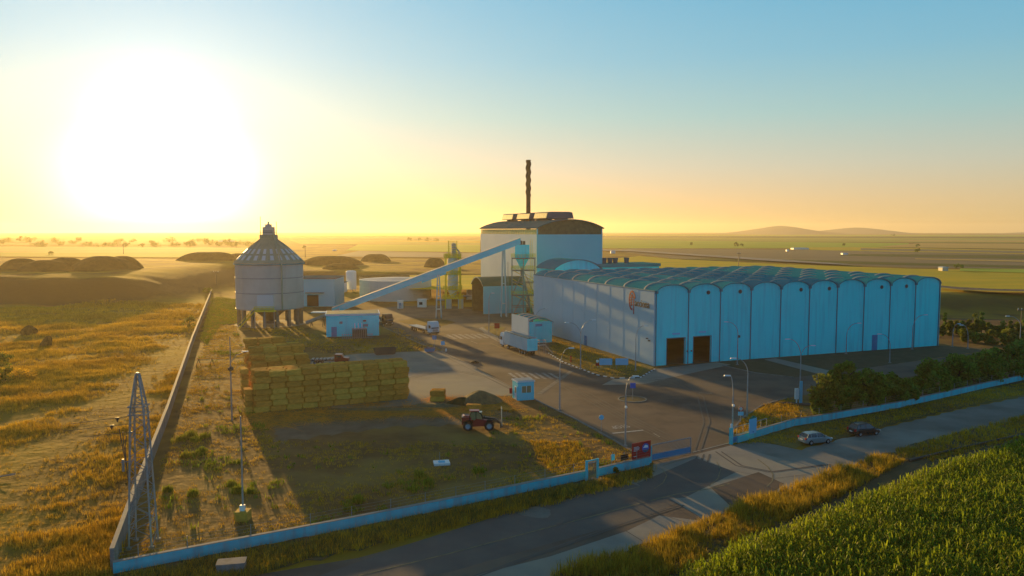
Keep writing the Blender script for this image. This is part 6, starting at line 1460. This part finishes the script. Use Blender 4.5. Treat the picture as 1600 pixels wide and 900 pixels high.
mb = MB(); mb.ext([(-2.0, 1.85), (-2.0, 2.15), (2.3, 1.55), (3.15, .95), (3.0, .7), (2.1, 1.25)], .05, .5); mb.build('boom', M['darksteel'], T)
mb = MB(); mb.box(3.0, 3.2, -.9, .9, .35, 1.1); mb.build('carriage', M['darksteel'], T)
mb = MB()
for y in (-.85, -.3, .3, .85): mb.tube([(3.3, y, .6), (3.25, y, 3.05)], .045, 5)
for z in (.7, 1.8, 3.0): mb.tube([(3.28, -.85, z), (3.28, .85, z)], .045, 5)
mb.build('bale_grab', M['rib'], T)
mb = MB()
for y in (-.6, .0, .6): mb.tube([(3.2, y, .35), (4.3, y, .25)], .05, 5)
mb.build('fork_tines', M['darksteel'], T)
for s_ in (-1, 1):
    mb = MB(); mb.bbox(-2.37, s_*.75, 1.5, .06, .2, .2); mb.build('tail_light', M['yellow'], T)
mb = MB(); mb.bbox(.8, -1.2, 2.0, .1, .25, .4); mb.build('mirror', M['rubber'], T)
# bits lying about
p = G(690, 725); T = thing('manhole_slab', 'small pale square concrete slab with a thin pipe on the plot', 'slab', (p.x, p.y, 0), .2); mb = MB(); mb.box(-.95, .95, -.75, .75, 0, .28); mb.build('slab', M['skyblue'] if False else M['bright'], T); mb = MB(); mb.tube([(-.2, .3, .28), (-.2, .3, 1.4)], .03, 5); mb.build('vent_pipe', M['galv'], T); mb = MB(); mb.box(-.4, .4, -.35, .35, .283, .33); mb.build('cover', M['skyblue'], T)
p = G(362, 892); T = thing('concrete_block', 'grey concrete box lying below the low wall at the bottom', 'block', (p.x, p.y, 0), R(12)); mb = MB(); mb.box(-1.1, 1.1, -.6, .6, 0, .75); mb.build('block', M['wallgrey'], T); mb = MB(); mb.box(-1.15, 1.15, -.65, .65, .753, .85); mb.build('lid', M['wallgrey'], T)
p = G(742, 567); T = thing('tarp_bundle', 'small dark bundle lying on the road edge of the yard', 'bundle', p); mb = MB(); mb.lathe([(.01, .5), (.4, .42), (.85, .2), (.95, 0)], n=9); mb.build('bundle', M['void'], T)
p = G(322, 572); T = thing('wooden_trestle', 'long wooden trestle with timber planks near the block wall', 'trestle', (p.x, p.y, 0), .1); mb = MB()
for x in (-1.5, 1.2): mb.tube([(x-.4, -.4, 0), (x, 0, 1.5)], .07, 5); mb.tube([(x+.4, .4, 0), (x, 0, 1.5)], .07, 5)
mb.build('legs', M['darksteel'], T); mb = MB(); mb.box(-1.9, 3.6, -.12, .12, 1.5, 1.64); mb.box(-1.9, 1.2, -.6, -.3, .5, .6); mb.build('planks', M['bale'], T)
p = G(800, 642); T = thing('pallet', 'broken yellow wooden pallet lying right of the loader', 'pallet', (p.x-1.0, p.y, 0), R(-35)); mb = MB()
for k in range(4): mb.box(-1.2, 1.2, -.6+k*.35, -.42+k*.35, .35, .40)
mb.build('boards', M['bale'], T); mb = MB()
for x in (-1.1, 0, 1.0): mb.box(x, x+.12, -.6, .6, .0, .347)
mb.build('bearers', M['baledark'], T)
p = G(802, 620); T = thing('fire_point', 'red fire point box just left of the booth', 'box', (p.x-.4, p.y, 0)); mb = MB(); mb.box(-.25, .25, -.2, .2, .6, 1.5); mb.build('box', M['redsign'], T); mb = MB(); mb.box(-.05, .05, -.05, .05, 0, .597); mb.build('post', M['galv'], T)
p = G(1240, 632); T = thing('pipe_pile', 'dark pipes lying on the ground inside the right wall', 'pipes', (p.x+1, p.y-1, 0), R(-22)); 
for k in range(4): mb = MB(); mb.tube([(-3.6+k*.4, k*.4, .16), (4.2, k*.4+.3, .16)], .13, 7); mb.build('pipe', M['darksteel'], T)
p = G(689, 546); T = thing('stone_bollard', 'white stone marker at the left road edge', 'bollard', G(697, 549)); mb = MB(); mb.lathe([(.2, 0), (.17, .6), (.01, .75)], n=10); mb.build('bollard', M['bright'], T)
for px, py, lab in ((560, 555, 'white bollard nearest the left of the yard edge'), ):
    pass
# far buildings on the plain
for px, pyb, wpx, hpx, lab in ((1252, 390, 24, 3.0, 'long low white farm shed far off in the green fields'), (1477, 423.5, 9, 6.5, 'small pale yellow hut in the sunflower field'), (1321, 398, 8, 3, 'tiny grey hut at the edge of the ploughed field'), (958, 396, 7, 4.5, 'small white farm hut by the country track'), (522, 392, 5, 2.0, 'tiny white hut on the plain right of the silo'), (352, 378, 22, 2.4, 'row of pale greenhouses in the haze left of the silo'), (1231, 393, 3, 3.5, 'tiny white kiosk below the long farm shed')):
    p = G(px, pyb, 5); s = p.y/F; t = thing('farm_building', lab, 'building', p); w_ = wpx*s/2; h_ = hpx*s*.75
    mb = MB(); mb.box(-w_, w_, 0, w_*.8+3, -.5, h_); mb.build('wall', M['bright'] if 'yellow' not in lab else M['rib'], t); mb = MB(); mb.ext([(-w_-.3, h_+.01), (w_+.3, h_+.01), (w_*.8, h_*1.33), (-w_*.8, h_*1.33)], -.3, w_*.8+3.3); mb.build('roof', M['tank'], t)
# ---------------------------------------------------------------- haze
HB = MB(); HB.box(-8200, 8200, -600, 8200, -3, 95)
hm = bpy.data.materials.new('haze_air'); hm.use_nodes = True; nt = hm.node_tree; nt.nodes.clear()
pv = nt.nodes.new('ShaderNodeVolumePrincipled'); pv.inputs['Color'].default_value = (.99, .86, .62, 1); pv.inputs['Density'].default_value = 1.35e-4; pv.inputs['Anisotropy'].default_value = .56
om = nt.nodes.new('ShaderNodeOutputMaterial'); nt.links.new(pv.outputs[0], om.inputs['Volume'])
hz = HB.build('haze', hm); hz['kind'] = 'stuff'; tag(hz, 'thin golden evening haze over the whole plain')
